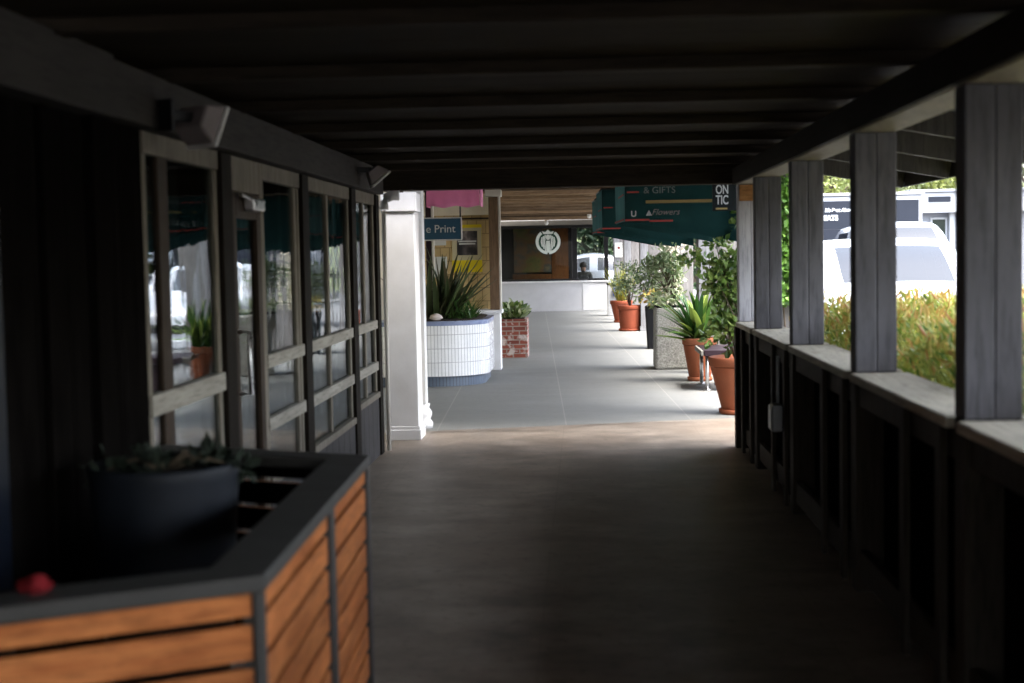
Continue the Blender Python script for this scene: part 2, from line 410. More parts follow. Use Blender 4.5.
# ------------------------------------------------------------------ foliage
def leaf_mesh(name, P, D, Ln, Wd, mat, parent, fold=.25, world=True, up=None):
    """P base points, D unit directions, Ln lengths, Wd widths: folded pointed leaves"""
    P = np.asarray(P, float); D = np.asarray(D, float); n = len(P)
    D = D/np.linalg.norm(D, axis=1, keepdims=True)
    rv = rng.normal(size=(n, 3)) if up is None else np.asarray(up)+rng.normal(size=(n, 3))*.35
    S = np.cross(D, rv); S /= np.linalg.norm(S, axis=1, keepdims=True)+1e-9
    U = np.cross(S, D)
    Ln = np.asarray(Ln).reshape(-1, 1)*np.ones((n, 1)); Wd = np.asarray(Wd).reshape(-1, 1)*np.ones((n, 1))
    mid = P+D*Ln*.45
    l = mid+S*Wd*.5+U*Wd*fold; r = mid-S*Wd*.5+U*Wd*fold
    l2 = P+D*Ln*.75+S*Wd*.33+U*Wd*fold*.3; r2 = P+D*Ln*.75-S*Wd*.33+U*Wd*fold*.3
    t = P+D*Ln-U*Wd*.25; c = P+D*Ln*.75-U*Wd*.05
    V = np.stack([P, l, l2, t, r2, r, mid], 1).reshape(-1, 3)
    base = np.arange(n)*7
    F = []
    for k in ((0, 6, 1), (0, 5, 6)): pass
    idx = np.array([[0, 6, 2, 1], [0, 5, 4, 6]]); tri = np.array([[6, 3, 2], [6, 4, 3]])
    F = np.concatenate([(base[:, None]+q[None, :]) for q in idx]).tolist()+np.concatenate([(base[:, None]+q[None, :]) for q in tri]).tolist()
    me = bpy.data.meshes.new(name); me.from_pydata(V.tolist(), [], F); me.update()
    return link(name, me, mat, parent, world, uv=False)

def strap_mesh(name, items, mat, parent, segs=7):
    """items: (base, azimuth, elevation, length, width, droop)"""
    V = []; F = []
    for (b, az, el, ln, w, dr) in items:
        p = np.array(b, float); e = el; st = ln/segs; i0 = len(V)
        s = np.array([-math.sin(az), math.cos(az), 0])
        for k in range(segs+1):
            u = k/segs; ww = w*(1-u)**.55*min(1, .55+u*2.0)*.5+.0012
            d = np.array([math.cos(az)*math.cos(e), math.sin(az)*math.cos(e), math.sin(e)])
            nrm = np.cross(s, d)
            V += [tuple(p+s*ww+nrm*ww*.5), tuple(p), tuple(p-s*ww+nrm*ww*.5)]
            p = p+d*st; e -= dr/segs*(.4+1.2*u)
        for k in range(segs):
            a = i0+k*3
            F += [(a, a+1, a+4, a+3), (a+1, a+2, a+5, a+4)]
    me = bpy.data.meshes.new(name); me.from_pydata(V, [], F); me.update()
    for p in me.polygons: p.use_smooth = True
    return link(name, me, mat, parent, True, uv=False)

def ball_pts(n, c, r, shell=.35):
    v = rng.normal(size=(n, 3)); v /= np.linalg.norm(v, axis=1, keepdims=True)
    q = rng.random((n, 1))**(shell)
    return np.array(c)+v*q*np.array(r), v

def clumps(n_clump, per, c, r, cr, shell=.45):
    cs, _ = ball_pts(n_clump, c, r, shell)
    P = []; D = []
    for k in range(n_clump):
        p, v = ball_pts(per, cs[k], np.array([cr, cr, cr*.8])*(.6+.7*rng.random()), .5)
        P.append(p); D.append(v+rng.normal(size=v.shape)*.6+np.array([0, 0, .15]))
    return np.concatenate(P), np.concatenate(D), cs

# ------------------------------------------------------------------ far walkway frame
ROTF = .034
Y0F = 12.9
def FX(t, y): return t-ROTF*(y-Y0F)

# ================================================================== SETTING
tag(MB().box(-60, 120, -30, 160, -.4, -.12).build('ground', Mt['asphalt']), kind='structure')
# two slabs that butt along a slightly slanted line
jl, jr = (-6, 11.75), (1.5, 13.62)
mb = MB(); mb.prism([(-8, -9), (1.62, -9), (1.62, 13.65), (jl[0], jl[1]), (-8, 11.25)], 'z', -.15, 0)
tag(mb.build('walkway_floor', Mt['floor']), kind='structure')
fp = MB(); fp.prism([(-8, 11.252), (-6, 11.752), (1.62, 13.652), (2.25, 13.81), (FX(2.25, 42), 42), (-8, 42)], 'z', -.15, 0)
o = bpy.data.objects.new('far_paving', None)
o = fp.build('far_paving', Mt['paving']); o.data.transform(Matrix.Rotation(-ROTF, 4, 'Z') @ Matrix.Translation((0, -Y0F, 0)))
o.location = (0, Y0F, 0); o.rotation_euler = (0, 0, ROTF); tag(o, kind='structure')
# parking bay lines and kerb
lm = MB()
for k in range(5): lm.box(6.2, 11.0, 14+3.0*k, 14.1+3.0*k, -.12, -.116)
lm.build('parking_lines', Mt['white']); tag(bpy.data.objects['parking_lines'], kind='structure')
tag(MB().box(3.205, 3.35, -8, 12.5, -.12, .0, .02).build('kerb', Mt['kerb']), kind='structure')
tag(MB().box(1.63, 3.2, -8, 12.5, -.12, -.03, .01).build('planting_bed_soil', Mt['soil']), kind='structure')
hb = MB(); b = bmesh.new()
gx, gy = 26, 10
vv = [[b.verts.new((-50+i*7, 66+j*9, -.5+max(0, j)*1.25*(.8+.3*math.sin(i*.9+j*.7)))) for j in range(gy)] for i in range(gx)]
for i in range(gx-1):
    for j in range(gy-1): b.faces.new((vv[i][j], vv[i+1][j], vv[i+1][j+1], vv[i][j+1])).smooth = True
hb.add(b); tag(hb.build('hillside', Mt['hill']), kind='structure')

# ================================================================== NEAR COVERED WALKWAY
XR = 1.245; XL = -1.66
PY = [-5.4, -4.3, -2.5, -.7, 1.1, 2.92, 4.72, 6.60, 8.58, 10.38, 11.50]
PF = [4.76, 6.48, 8.36, 10.15, 11.36]
cw = thing('covered_walkway', 'dark timber porch roof on grey weathered posts over the near walkway', 'porch roof', (0, 5, 0))
jy = [-5.3+1.2*i for i in range(34) if -5.3+1.2*i < 11.55]
ry = [-5.3+1.2*i for i in range(34) if -5.3+1.2*i < 11.2]
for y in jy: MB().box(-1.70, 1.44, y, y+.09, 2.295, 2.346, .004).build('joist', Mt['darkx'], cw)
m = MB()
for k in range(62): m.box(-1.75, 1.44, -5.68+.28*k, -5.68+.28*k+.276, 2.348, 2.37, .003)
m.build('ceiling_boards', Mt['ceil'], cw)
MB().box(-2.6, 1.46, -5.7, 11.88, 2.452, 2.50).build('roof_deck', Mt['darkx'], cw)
MB().box(1.46+.002, 2.72, -5.7, 11.88, 2.452, 2.50).build('eave_deck', Mt['darkx'], cw).data.transform(Matrix.Identity(4))
MB().box(XR, XR+.19, -5.7, 11.66, 2.125, 2.26, .006).build('beam', Mt['frame'], cw)  # pale body paints bounced daylight into the beam's underside
MB().box(XR-.028, XR-.003, -5.7, 11.66, 2.128, 2.26, .003).build('beam_facing', Mt['darky'], cw)  # dark inner face, so that only the underside reads as lit
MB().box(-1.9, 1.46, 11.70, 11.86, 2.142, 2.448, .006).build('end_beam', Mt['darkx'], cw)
rf = MB()
eo = [o for o in cw.children if o.name.startswith('eave_deck')][0]
bpy.data.objects.remove(eo)
for y in ry+[11.76]:
    MB().beam((1.45, y+.045, 2.37), (2.62, y+.045, 2.15), .06, .14).build('rafter', Mt['panel'], cw)
m = MB(); m.prism([(1.47, 2.443), (2.68, 2.216), (2.68, 2.246), (1.47, 2.473)], 'y', -5.7, 11.88); m.build('eave_deck', Mt['panel'], cw)
MB().box(2.625, 2.655, -5.7, 11.87, 2.09, 2.218, .004).build('eave_fascia', Mt['darky'], cw)
for i, y in enumerate(PY):
    last = i == len(PY)-1
    p = MB(); p.box(XR, XR+.097, y, y+.13, 1.026, 2.124, .006); p.box(XR+.099, XR+.19, y+.003, y+.127, 1.026, 2.124, .006)
    p.build('post', Mt['endpostlit' if last else 'post'], cw)
    MB().box(XR, XR+.19, y, y+.13, 0, 1.024, .006).build('post_base', Mt['stud'], cw)
MB().box(XR+.01, XR+.17, 11.482, 11.497, 1.99, 2.12, .003).build('knot_block', Mt['orangewood'], cw)

# ------------------------------------------------------------------ railing
rl = thing('railing', 'solid waist high railing with pale weathered cap between the grey posts', 'railing', (1.3, 5, 0))
for a, b_ in zip([-5.65]+[y+.132 for y in PY], PY+[11.64]):
    if b_-a < .1: continue
    MB().box(1.215, 1.49, a+.002, b_-.002, .985, 1.025, .008).build('rail_cap', Mt['cap'], rl)
    MB().box(1.262, 1.30, a+.003, b_-.003, .87, .983, .004).build('top_rail', Mt['stud'], rl)
    MB().box(1.262, 1.30, a+.003, b_-.003, .07, .20, .004).build('bottom_rail', Mt['stud'], rl)
    bd = MB(); y = a+.003
    while y < b_-.01:
        bd.box(1.372, 1.394, y, min(y+.142, b_-.003), .001, .983, .003); y += .146
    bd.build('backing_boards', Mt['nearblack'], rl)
for y in PY[4:]:
    for d in (.27, .84):
        if y+d < 11.42: MB().box(1.232, 1.258, y+d, y+d+.085, .0, .98, .004).build('stud', Mt['stud'], rl)
MB().box(1.215, 1.243, PY[-1]+.01, PY[-1]+.12, .0, .98, .004).build('stud', Mt['stud'], rl)
eb = thing('electrical_box', 'small grey electrical box on a stud of the right railing', 'electrical box', (1.2, 9.0, .46))
MB().box(1.165, 1.229, 8.90, 9.06, .46, .63, .012).build('box_body', Mt['greybox'], eb)
MB().box(1.157, 1.163, 8.91, 9.05, .47, .62, .004).build('box_cover', Mt['greybox'], eb)
MB().tube([(1.21, 8.98, .635), (1.21, 8.98, .93)], .010).build('conduit', Mt['greybox'], eb)

# ================================================================== LEFT SHOP FRONT
sf = thing('shop_front', 'dark shop front with weathered framed windows along the left of walkway', 'shop front', (-1.66, 6, 0))
def fbox(nm, y0, y1, z0, z1, x0, x1, mat, bev=.004, par=None): return MB().box(x0, x1, y0, y1, z0, z1, bev).build(nm, mat, par or sf)
fbox('header_beam', 4.86, 11.5, 2.102, 2.30, XL-.10, XL+.055, Mt['header'])
fbox('header_beam', -5.65, 4.855, 2.095, 2.31, XL-.10, XL+.065, Mt['header'])
for y in PF:
    w = .19 if y < 11 else .16
    fbox('bay_post', y, y+w, 0, 2.098, XL-.12, XL+.012, Mt['dark' if y > 5 else 'nearblack'])
# blank boarded wall for the near bays
bw = MB(); y = -5.65
while y < 4.74:
    bw.box(XL-.06, XL-.02, y, min(y+.28, 4.755), 0, 2.093, .006); y += .284
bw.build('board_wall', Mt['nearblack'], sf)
bw = MB()
for a, b_ in ((4.96, 5.10), (5.104, 5.24), (5.244, 5.36)): bw.box(XL-.06, XL-.012, a, b_, 0, 2.098, .006)
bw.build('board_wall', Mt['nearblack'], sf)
for y in (4.33, 4.98): fbox('wall_batten', y, y+.045, 0, 2.09, XL-.018, XL+.006, Mt['nearblack'])
fbox('blue_panel', 3.55, 3.98, .1, 2.0, XL-.018, XL+.004, Mt['bluepanel'], .004)
# windows: (y0,y1, mullion list (y,width,material), rails, sill height)
def window(y0, y1, mull, rails, sill, lab=None):
    fr = MB(); zt = 2.098
    fr.box(XL-.05, XL-.004, y0, y1, 2.012, zt, .004)
    fr.box(XL-.05, XL-.012, y0, y0+.05, sill+.05, 2.01, .003)
    fr.box(XL-.05, XL-.012, y1-.06, y1, sill+.05, 2.01, .003)
    fr.box(XL-.06, XL+.012, y0, y1, sill, sill+.048, .006)
    f = fr.build('window', Mt['frame'], sf)
    for (y, w, mk) in mull: fbox('mullion', y, y+w, sill+.05, 2.01, XL-.05, XL-.010, Mt[mk], .004, f)
    for z, h in rails: fbox('window_rail', y0+.002, y1-.002, z-h/2, z+h/2, XL-.04, XL+.004, Mt['framey'], .005, f)
    fbox('pane', y0+.02, y1-.02, sill+.03, 2.03, XL-.030, XL-.024, Mt['glass'], 0, f)
    cu = MB(); yy_ = y0+.08
    while yy_ < y1-.12:
        if random.random() < .55: cu.box(XL-.20, XL-.185, yy_, yy_+.10, .5, 2.05, .004)
        yy_ += .13
    cu.build('reflection_strips', Mt['reflstrip'], f)  # strips added behind the glass to imitate reflected posts
    if sill > .1:
        pn = MB(); y = y0
        while y < y1-.02:
            pn.box(XL-.05, XL-.002, y, min(y+.22, y1), 0, sill-.002, .004); y += .224
        pn.build('base_panel', Mt['panel'], sf)
    return f
window(5.362, 6.478, [(5.56, .13, 'brownpost')], [(1.04, .085)], .42)
# door bay
fbox('door_jamb', 6.672, 6.71, 0, 2.098, XL-.06, XL-.006, Mt['frame'])
fbox('door_head', 6.712, 7.318, 1.93, 2.098, XL-.06, XL-.008, Mt['frame'])
fbox('door_jamb', 7.32, 7.372, 0, 2.098, XL-.06, XL-.006, Mt['frame'])
dr = MB()
for a, b_ in ((6.714, 6.80), (7.23, 7.316)): dr.box(XL-.045, XL-.005, a, b_, .02, 1.925, .004)
dr.box(XL-.045, XL-.005, 6.802, 7.228, 1.80, 1.925, .004); dr.box(XL-.045, XL-.005, 6.802, 7.228, .02, .28, .004)
door = dr.build('door', Mt['brownpost'], sf)
fbox('door_glass', 6.79, 7.24, .27, 1.81, XL-.03, XL-.024, Mt['glass'], 0, door)
cl = MB(); cl.box(XL-.004, XL+.05, 6.95, 7.20, 1.84, 1.90, .008); cl.beam((XL+.03, 7.18, 1.87), (XL+.03, 6.76, 1.91), .02, .014)
cl.build('door_closer', Mt['chrome'], door)
MB().tube([(XL-.005, 6.77, .95), (XL+.05, 6.77, .95), (XL+.05, 6.77, 1.25), (XL-.005, 6.77, 1.25)], .011).build('handle', Mt['chrome'], door)
window(7.375, 8.355, [(8.2, .06, 'frame')], [(1.06, .07), (.725, .07)], .40)
window(8.555, 10.145, [(9.25, .06, 'frame')], [(1.06, .07), (.725, .07)], .40)
window(10.345, 11.355, [(10.78, .06, 'frame')], [(1.06, .07), (.725, .07)], .47)
# dim room behind the glass
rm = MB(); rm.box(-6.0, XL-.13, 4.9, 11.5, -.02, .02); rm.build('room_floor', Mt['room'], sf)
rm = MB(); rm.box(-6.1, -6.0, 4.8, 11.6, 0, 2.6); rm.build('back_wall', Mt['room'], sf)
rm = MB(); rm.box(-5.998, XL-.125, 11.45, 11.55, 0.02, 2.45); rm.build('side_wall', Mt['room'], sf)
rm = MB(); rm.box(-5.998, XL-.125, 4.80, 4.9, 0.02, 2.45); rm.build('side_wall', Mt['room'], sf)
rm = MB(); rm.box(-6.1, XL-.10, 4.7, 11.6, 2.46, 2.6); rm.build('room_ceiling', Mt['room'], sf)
rm = MB(); rm.box(-3.3, -2.5, 7.2, 9.2, .021, .9, .01); rm.box(-4.2, -3.6, 5.4, 6.6, .021, 1.2, .01); rm.build('display_counter', Mt['brownpost'], sf)
# downspout at the corner of the shop front
ds = thing('downspout', 'thin white pipe with rounded top elbow at the shop front corner', 'downspout', (-1.62, 11.6, 0))
MB().tube([(-1.625, 11.62, 0.0), (-1.625, 11.62, 1.98)], .018).build('pipe', Mt['trimwhite'], ds)
MB().tube([(-1.625, 11.62, 1.985), (-1.625, 11.62, 2.04), (-1.60, 11.64, 2.08), (-1.56, 11.66, 2.10), (-1.50, 11.66, 2.10)], .042, 14).build('elbow', Mt['white'], ds)

# ------------------------------------------------------------------ speakers
def speaker(label, c, tilt, yaw):
    t = thing('wall_speaker', label, 'speaker', c, yaw, 'wall speakers under the porch roof')
    M_ = Matrix.Rotation(tilt, 4, 'X') @ Matrix.Scale(.82, 4)
    b = MB(); b.prism([(-.05, -.055), (.055, -.10), (.055, .10), (-.05, .055)], 'x', -.10, .10, .014)
    o = b.build('speaker_body', Mt['spkgrey'], t, world=False); o.data.transform(M_ @ Matrix.Translation((0, .04, 0)))
    b = MB(); b.box(-.106, .106, .098, .118, -.106, .106, .009)
    o = b.build('grille', Mt['spkwhite'], t, world=False); o.data.transform(M_)
    b = MB(); b.box(-.02, .02, -.12, -.005, -.02, .02, .004); b.box(-.05, .05, -.135, -.118, -.06, .06, .004)
    b.build('bracket', Mt['black'], t, world=False)
    return t
speaker('grey wedge speaker with pale front rim, above the first left window', (-1.50, 5.46, 2.150), R(-24), R(-35))
speaker('tilted grey wedge speaker above the last left window, by the white pillar', (-1.51, 10.25, 2.225), R(-50), R(-75))

# ================================================================== PATIO SCREEN
A, B, C, D = (-1.60, 2.58), (-.716, 3.087), (-.765, 4.972), (-1.60, 5.33)
ps = thing('patio_screen', 'low slatted cedar patio screen with flat grey steel cap, nearest on the left', 'patio screen', (-1.2, 4, 0))
def off(poly, d):
    """offset an open polyline to its left (inner) side"""
    out = []
    for i, p in enumerate(poly):
        n = []
        for a, b_ in ((i-1, i), (i, i+1)):
            if a < 0 or b_ >= len(poly): continue
            v = Vector(poly[b_])-Vector(poly[a]); v.normalize(); n.append(Vector((-v.y, v.x)))
        s = sum(n, Vector((0, 0))).normalized(); k = 1/max(.3, s.dot(n[0]))
        out.append(tuple(Vector(p)+s*d*k))
    return out
poly = [A, B, C, D]
# cap: one mitred flat ring
inn = off(poly, .145)
b = bmesh.new()
for z0, z1 in ((.862, .90),):
    lo = [b.verts.new((*p, z0)) for p in poly]; li = [b.verts.new((*p, z0)) for p in inn]
    ho = [b.verts.new((*p, z1)) for p in poly]; hi = [b.verts.new((*p, z1)) for p in inn]
    for i in range(3):
        b.faces.new((ho[i], ho[i+1], hi[i+1], hi[i])); b.faces.new((lo[i], li[i], li[i+1], lo[i+1]))
        b.faces.new((lo[i], lo[i+1], ho[i+1], ho[i])); b.faces.new((li[i], hi[i], hi[i+1], li[i+1]))
    for i in (0, 3): b.faces.new((lo[i], ho[i], hi[i], li[i]))
bmesh.ops.recalc_face_normals(b, faces=b.faces)
bmesh.ops.bevel(b, geom=list(b.edges), offset=.005, segments=2, profile=.5, affect='EDGES')
m = MB(); m.add(b); m.build('cap', Mt['steelframe'], ps)
mid = off(poly, .004)
def spost(p, d, wd=.024):
    ang = math.atan2(d.y, d.x)
    m = MB(); m.box(-wd, wd, .0, .05, 0, .86, .004, Matrix.Translation((p[0], p[1], 0)) @ Matrix.Rotation(ang, 4, 'Z'))
    m.build('frame_post', Mt['steelframe'], ps)
segs = list(zip(mid, mid[1:]))
for k, (a, b_) in enumerate(segs):
    a, b_ = Vector(a), Vector(b_); d = (b_-a).normalized(); Ln = (b_-a).length
    stops = [0.012, Ln-.012] if k != 1 else [.012, Ln*.545, Ln-.012]
    for s in stops: spost(a+d*s, d, .040 if k == 1 and s == stops[1] else .026 if k == 1 and s == stops[2] else .010)
    ang = math.atan2(d.y, d.x)
    for s0, s1 in zip(stops, stops[1:]):
        sl = MB(); z = .805
        sw, gap = .080, .0185
        top = .858
        first = True
        while top > .1:
            h = .052 if first else sw
            first = False
            mt = Matrix.Translation((a.x, a.y, 0)) @ Matrix.Rotation(ang, 4, 'Z')
            sl.box(s0+.012, s1-.012, .012, .032, top-h, top, .004, mt); top -= h+gap
        ins = MB(); top = .858; first = True
        while top > .1:
            h = .052 if first else sw
            first = False
            ins.box(s0+.012, s1-.012, .0335, .040, top-h, top, .001, mt); top -= h+gap
        ins.build('inner_slats', Mt['nearblack'], ps)
        o = sl.build('slat_panel', Mt['cedar'], ps)
        # lay the grain along each panel
        o.data.transform(Matrix.Rotation(-ang, 4, 'Z')); o.rotation_euler = (0, 0, ang)

gp = thing('glazed_pot', 'tall blue black glazed pot behind the slatted patio screen', 'plant pot', (-1.32, 4.36, 0))
MB().lathe([(.14, 0), (.155, .02), (.20, .45), (.225, .86), (.232, .93), (.236, .96), (.232, .972), (.218, .968), (.21, .94)], (-1.32, 4.36, 0), 40).build('pot_body', Mt['potglaze'], gp)
MB().lathe([(.205, .93), (.10, .945), (.02, .95)], (-1.32, 4.36, 0), 24).build('soil', Mt['soil'], gp)
dp = thing('leafy_plant', 'low dark spreading plant growing in the blue black pot', 'plant', (-1.32, 4.36, .945))
P, D_, cs = clumps(10, 26, (-1.24, 4.38, .962), (.28, .24, .025), .045)
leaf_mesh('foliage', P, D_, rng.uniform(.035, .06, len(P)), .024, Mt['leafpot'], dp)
m = MB()
for c in cs[:18]: m.tube([(-1.32, 4.36, .94), tuple((np.array((-1.32, 4.36, .96))+c)/2+np.array((0, 0, .03))), tuple(c)], [.008, .006, .003], 6)
m.build('stems', Mt['bark'], dp)
# red cloth on the cap
b = bmesh.new(); bmesh.ops.create_icosphere(b, subdivisions=4, radius=1)
for v in b.verts:
    n = math.sin(v.co.x*5+1)*.12+math.sin(v.co.y*7+v.co.z*4)*.12+math.sin(v.co.z*9+v.co.x*6)*.07
    v.co = Vector((v.co.x*.036*(1+n), v.co.y*.028*(1+n), max(-.6, v.co.z)*.019*(1+n)))
    v.co.z += .0112
for f in b.faces: f.smooth = True
m = MB(); m.add(b); o = m.build('red_cloth', Mt['red'], None); o.location = (-1.18, 2.945, .900); o.scale = (1.0, 1.0, 1.1)
tag(o, 'small crumpled red cloth on the front cap of the patio screen', 'cloth')

# ================================================================== LEFT SIDE, FAR WALKWAY
wp = thing('white_pillar', 'square white painted pillar at the end of the left shop front', 'pillar', (-1.585, 12.5, 0))
MB().box(-1.722, -1.452, 12.28, 12.60, .122, 1.985, .008).build('shaft', Mt['white'], wp)
m = MB(); m.box(-1.742, -1.432, 12.26, 12.62, 0, .09, .006); m.box(-1.732, -1.442, 12.27, 12.61, .092, .12, .006); m.build('plinth', Mt['white'], wp)
m = MB(); m.box(-1.742, -1.434, 12.262, 12.618, 1.987, 2.15, .006); m.build('capital', Mt['white'], wp)
# second slimmer pilaster
pl = thing('white_pilaster', 'narrow white pilaster with scalloped foot just behind the white pillar', 'pilaster', (-1.50, 13.2, 0))
MB().box(-1.64, -1.472, 13.06, 13.22, .23, 2.3, .006).build('shaft', Mt['white'], pl)
MB().lathe([(.105, 0), (.108, .05), (.085, .085), (.10, .12), (.10, .15), (.075, .19), (.085, .228)], (-1.53, 13.14, 0), 24).build('foot', Mt['white'], pl)
# shop wall with shingles
sw_ = thing('shingled_wall', 'tan shingled shop wall with cream band behind the tiled planter', 'wall', (-2.5, 20.1, 0))
MB().box(-5.7, -1.31, 20.08, 20.25, 0, 2.16).build('shingles', Mt['shingle'], sw_)
MB().box(-5.7, -1.30, 20.05, 20.26, 2.162, 2.46, .006).build('cream_band', Mt['cream'], sw_)
MB().box(-5.7, -1.32, 20.052, 20.078, 2.10, 2.125, .003).build('trim_strip', Mt['brownpost'], sw_)
MB().box(-1.90, -1.36, 19.92, 20.06, 0, .80, .005).build('low_ledge', Mt['cream'], sw_)
MB().box(-1.92, -1.36, 19.90, 20.07, .802, .84, .005).build('ledge_cap', Mt['trimwhite'], sw_)
dj = thing('shop_side_wall', 'pale shop side wall with a dark door jamb left of the tiled planter', 'wall', (-2.6, 16, 0))
MB().box(-5.7, -2.55, 11.9, 20.05, 0.0, 2.44).build('wall_surface', Mt['cream'], dj)
MB().box(-2.055, -1.985, 18.62, 18.75, 0.0, 2.44, .005).build('door_jamb', Mt['purple'], dj)
MB().box(-1.983, -1.955, 18.63, 18.74, 0.0, 2.44, .005).build('jamb_trim', Mt['trimwhite'], dj)
po = thing('yellow_poster', 'yellow bordered poster with dark photograph pinned to the shingled wall', 'poster', (-1.64, 20.06, 1.4))
MB().box(-1.848, -1.424, 20.066, 20.078, 1.36, 2.03).build('poster_sheet', Mt['yellow'], po)
MB().box(-1.846, -1.426, 20.061, 20.065, 1.53, 1.985).build('cream_panel', Mt['postercream'], po)
MB().box(-1.775, -1.485, 20.056, 20.060, 1.60, 1.94).build('photograph', Mt['picture'], po)
m = MB(); m.box(-1.76, -1.50, 20.051, 20.055, 1.785, 1.805); m.box(-1.745, -1.515, 20.051, 20.055, 1.75, 1.77); m.build('lettering_lines', Mt['paper'], po)
for lab, z0, z1, x0, x1 in (('short white notice pinned under the blue print sign', 1.745, 1.83, -2.12, -1.93), ('tall white notice below the blue print sign', 1.30, 1.585, -2.10, -1.92)):
    o = MB().box(x0, x1, 20.066, 20.0755, z0, z1).build('notice', Mt['paper'])
    tag(o, lab, 'notice')
pa = thing('pink_canopy', 'pink fabric valance hanging above the print shop sign', 'awning', (-1.55, 17.2, 2.18))
b = bmesh.new(); nx, nz = 26, 6
gv = [[b.verts.new((-1.875+.64*i/nx, 17.2+.012*math.sin(i*1.1)*(1-j/nz)-.03*(1-j/nz), 2.185+.235*j/nz+.012*math.sin(i*.55)*(1-j/nz))) for j in range(nz+1)] for i in range(nx+1)]
for i in range(nx):
    for j in range(nz): b.faces.new((gv[i][j], gv[i+1][j], gv[i+1][j+1], gv[i][j+1])).smooth = True
r = bmesh.ops.solidify(b, geom=list(b.faces), thickness=.004)
m = MB(); m.add(b); m.build('front_cloth', Mt['pink'], pa)
m = MB(); m.prism([(17.22, 2.19), (17.62, 2.19), (17.62, 2.42), (17.22, 2.42)], 'x', -1.885, -1.877); m.prism([(17.22, 2.19), (17.62, 2.19), (17.62, 2.42), (17.22, 2.42)], 'x', -1.233, -1.225); m.build('side_cloth', Mt['pink'], pa)
MB().tube([(-1.88, 17.22, 2.425), (-1.23, 17.22, 2.425)], .012).build('rail', Mt['trimwhite'], pa)
MB().tube([(-1.80, 17.22, 2.43), (-1.80, 17.22, 2.50)], .008).build('hanger', Mt['black'], pa)
MB().tube([(-1.30, 17.22, 2.43), (-1.30, 17.22, 2.50)], .008).build('hanger', Mt['black'], pa)
hs = thing('hanging_sign', 'dark blue hanging sign reading e Print over the tiled planter', 'sign', (-1.75, 17.5, 1.79))
MB().box(-2.05, -1.495, 17.49, 17.52, 1.80, 2.055, .004).build('sign_board', Mt['signblue'], hs)
m = MB(); m.box(-2.06, -1.485, 17.485, 17.525, 1.785, 1.798, .003); m.box(-2.06, -1.485, 17.485, 17.525, 2.057, 2.07, .003); m.box(-1.494, -1.482, 17.485, 17.525, 1.799, 2.056, .003); m.box(-2.063, -2.051, 17.485, 17.525, 1.799, 2.056, .003)
m.build('sign_frame', Mt['signedge'], hs)
text_part('lettering', 'e Print', .135, (-1.745, 17.487, 1.925), Mt['signedge'], hs, ext=.002)
MB().tube([(-1.50, 17.505, 2.07), (-1.50, 17.505, 2.50)], .010).build('hanger', Mt['black'], hs)
MB().tube([(-1.98, 17.505, 2.07), (-1.98, 17.505, 2.50)], .010).build('hanger', Mt['black'], hs)

# tiled planter (rounded plan)
def ringed(plan, z0, z1, name, mat, parent, flare=0.0):
    b = bmesh.new(); uvl = b.loops.layers.uv.new('UVMap')
    n = len(plan); s = [0]
    for i in range(n): s.append(s[-1]+(Vector(plan[(i+1) % n])-Vector(plan[i])).length)
    c = sum((Vector(p) for p in plan), Vector((0, 0)))/n
    def fl(p): 
        v = Vector(p)-c; return tuple(Vector(p)+v.normalized()*flare)
    lo = [b.verts.new((*p, z0)) for p in plan]; hi = [b.verts.new((*fl(p), z1)) for p in plan]
    for i in range(n):
        j = (i+1) % n
        f = b.faces.new((lo[i], lo[j], hi[j], hi[i])); f.smooth = True
        for lp, uv in zip(f.loops, ((s[i], z0), (s[i+1], z0), (s[i+1], z1), (s[i], z1))): lp[uvl].uv = (uv[0], uv[1]-.125)
    b.faces.new([b.verts.new(v.co) for v in hi]); b.faces.new([b.verts.new(v.co) for v in reversed(lo)])
    me = bpy.data.meshes.new(name); b.to_mesh(me); b.free()
    return link(name, me, mat, parent)
def rplan(x0, x1, y0, y1, r, ins=0.0):
    x0 += ins; x1 -= ins; y0 += ins; y1 -= ins; r = max(.05, r-ins)
    pts = [(x0, y0)]
    for k in range(15):
        a = -math.pi/2+math.pi/2*k/14; pts.append((x1-r+r*math.cos(a), y0+r+r*math.sin(a)))
    for k in range(9):
        a = math.pi/2*k/8; pts.append((x1-r+r*math.cos(a), y1-r+r*math.sin(a)))
    pts.append((x0, y1)); return pts
tp = thing('tiled_planter', 'rounded planter faced with narrow white tiles and a blue rim', 'planter', (-1.8, 18.2, 0))
ringed(rplan(-2.54, -1.19, 17.22, 19.3, .62, .05), 0, .125, 'base', Mt['tilebase'], tp)
ringed(rplan(-2.54, -1.19, 17.22, 19.3, .62), .126, .745, 'tiled_wall', Mt['tile'], tp)
ringed(rplan(-2.54, -1.19, 17.22, 19.3, .62, -.006), .746, .80, 'rim', Mt['tileblue'], tp)
ringed(rplan(-2.5, -1.19, 17.22, 19.3, .62, .08), .801, .812, 'soil', Mt['soil'], tp)
fx = thing('flax_plant', 'large dark sword leaved flax in the white tiled planter', 'plant', (-1.72, 17.9, .81))
it = []
for k in range(60):
    az = random.uniform(0, 2*math.pi); el = R(random.uniform(45, 86))
    bx, by = -1.80+random.uniform(-.22, .16), 17.9+random.uniform(-.2, .25)
    it.append(((bx, by, .80), az, el, random.uniform(.55, 1.0), random.uniform(.065, .10), random.uniform(.05, .6)))
for az, el, ln in ((.05, 58, 1.0), (.1, 45, 1.0), (.25, 52, .95), (-.3, 62, .95), (.5, 70, .85), (-.1, 36, .9), (0.2, 66, .9)):
    it.append(((-1.80, 17.75, .80), az, R(el), ln, .085, .12))
strap_mesh('sword_leaves', it, Mt['leafflax'], fx)
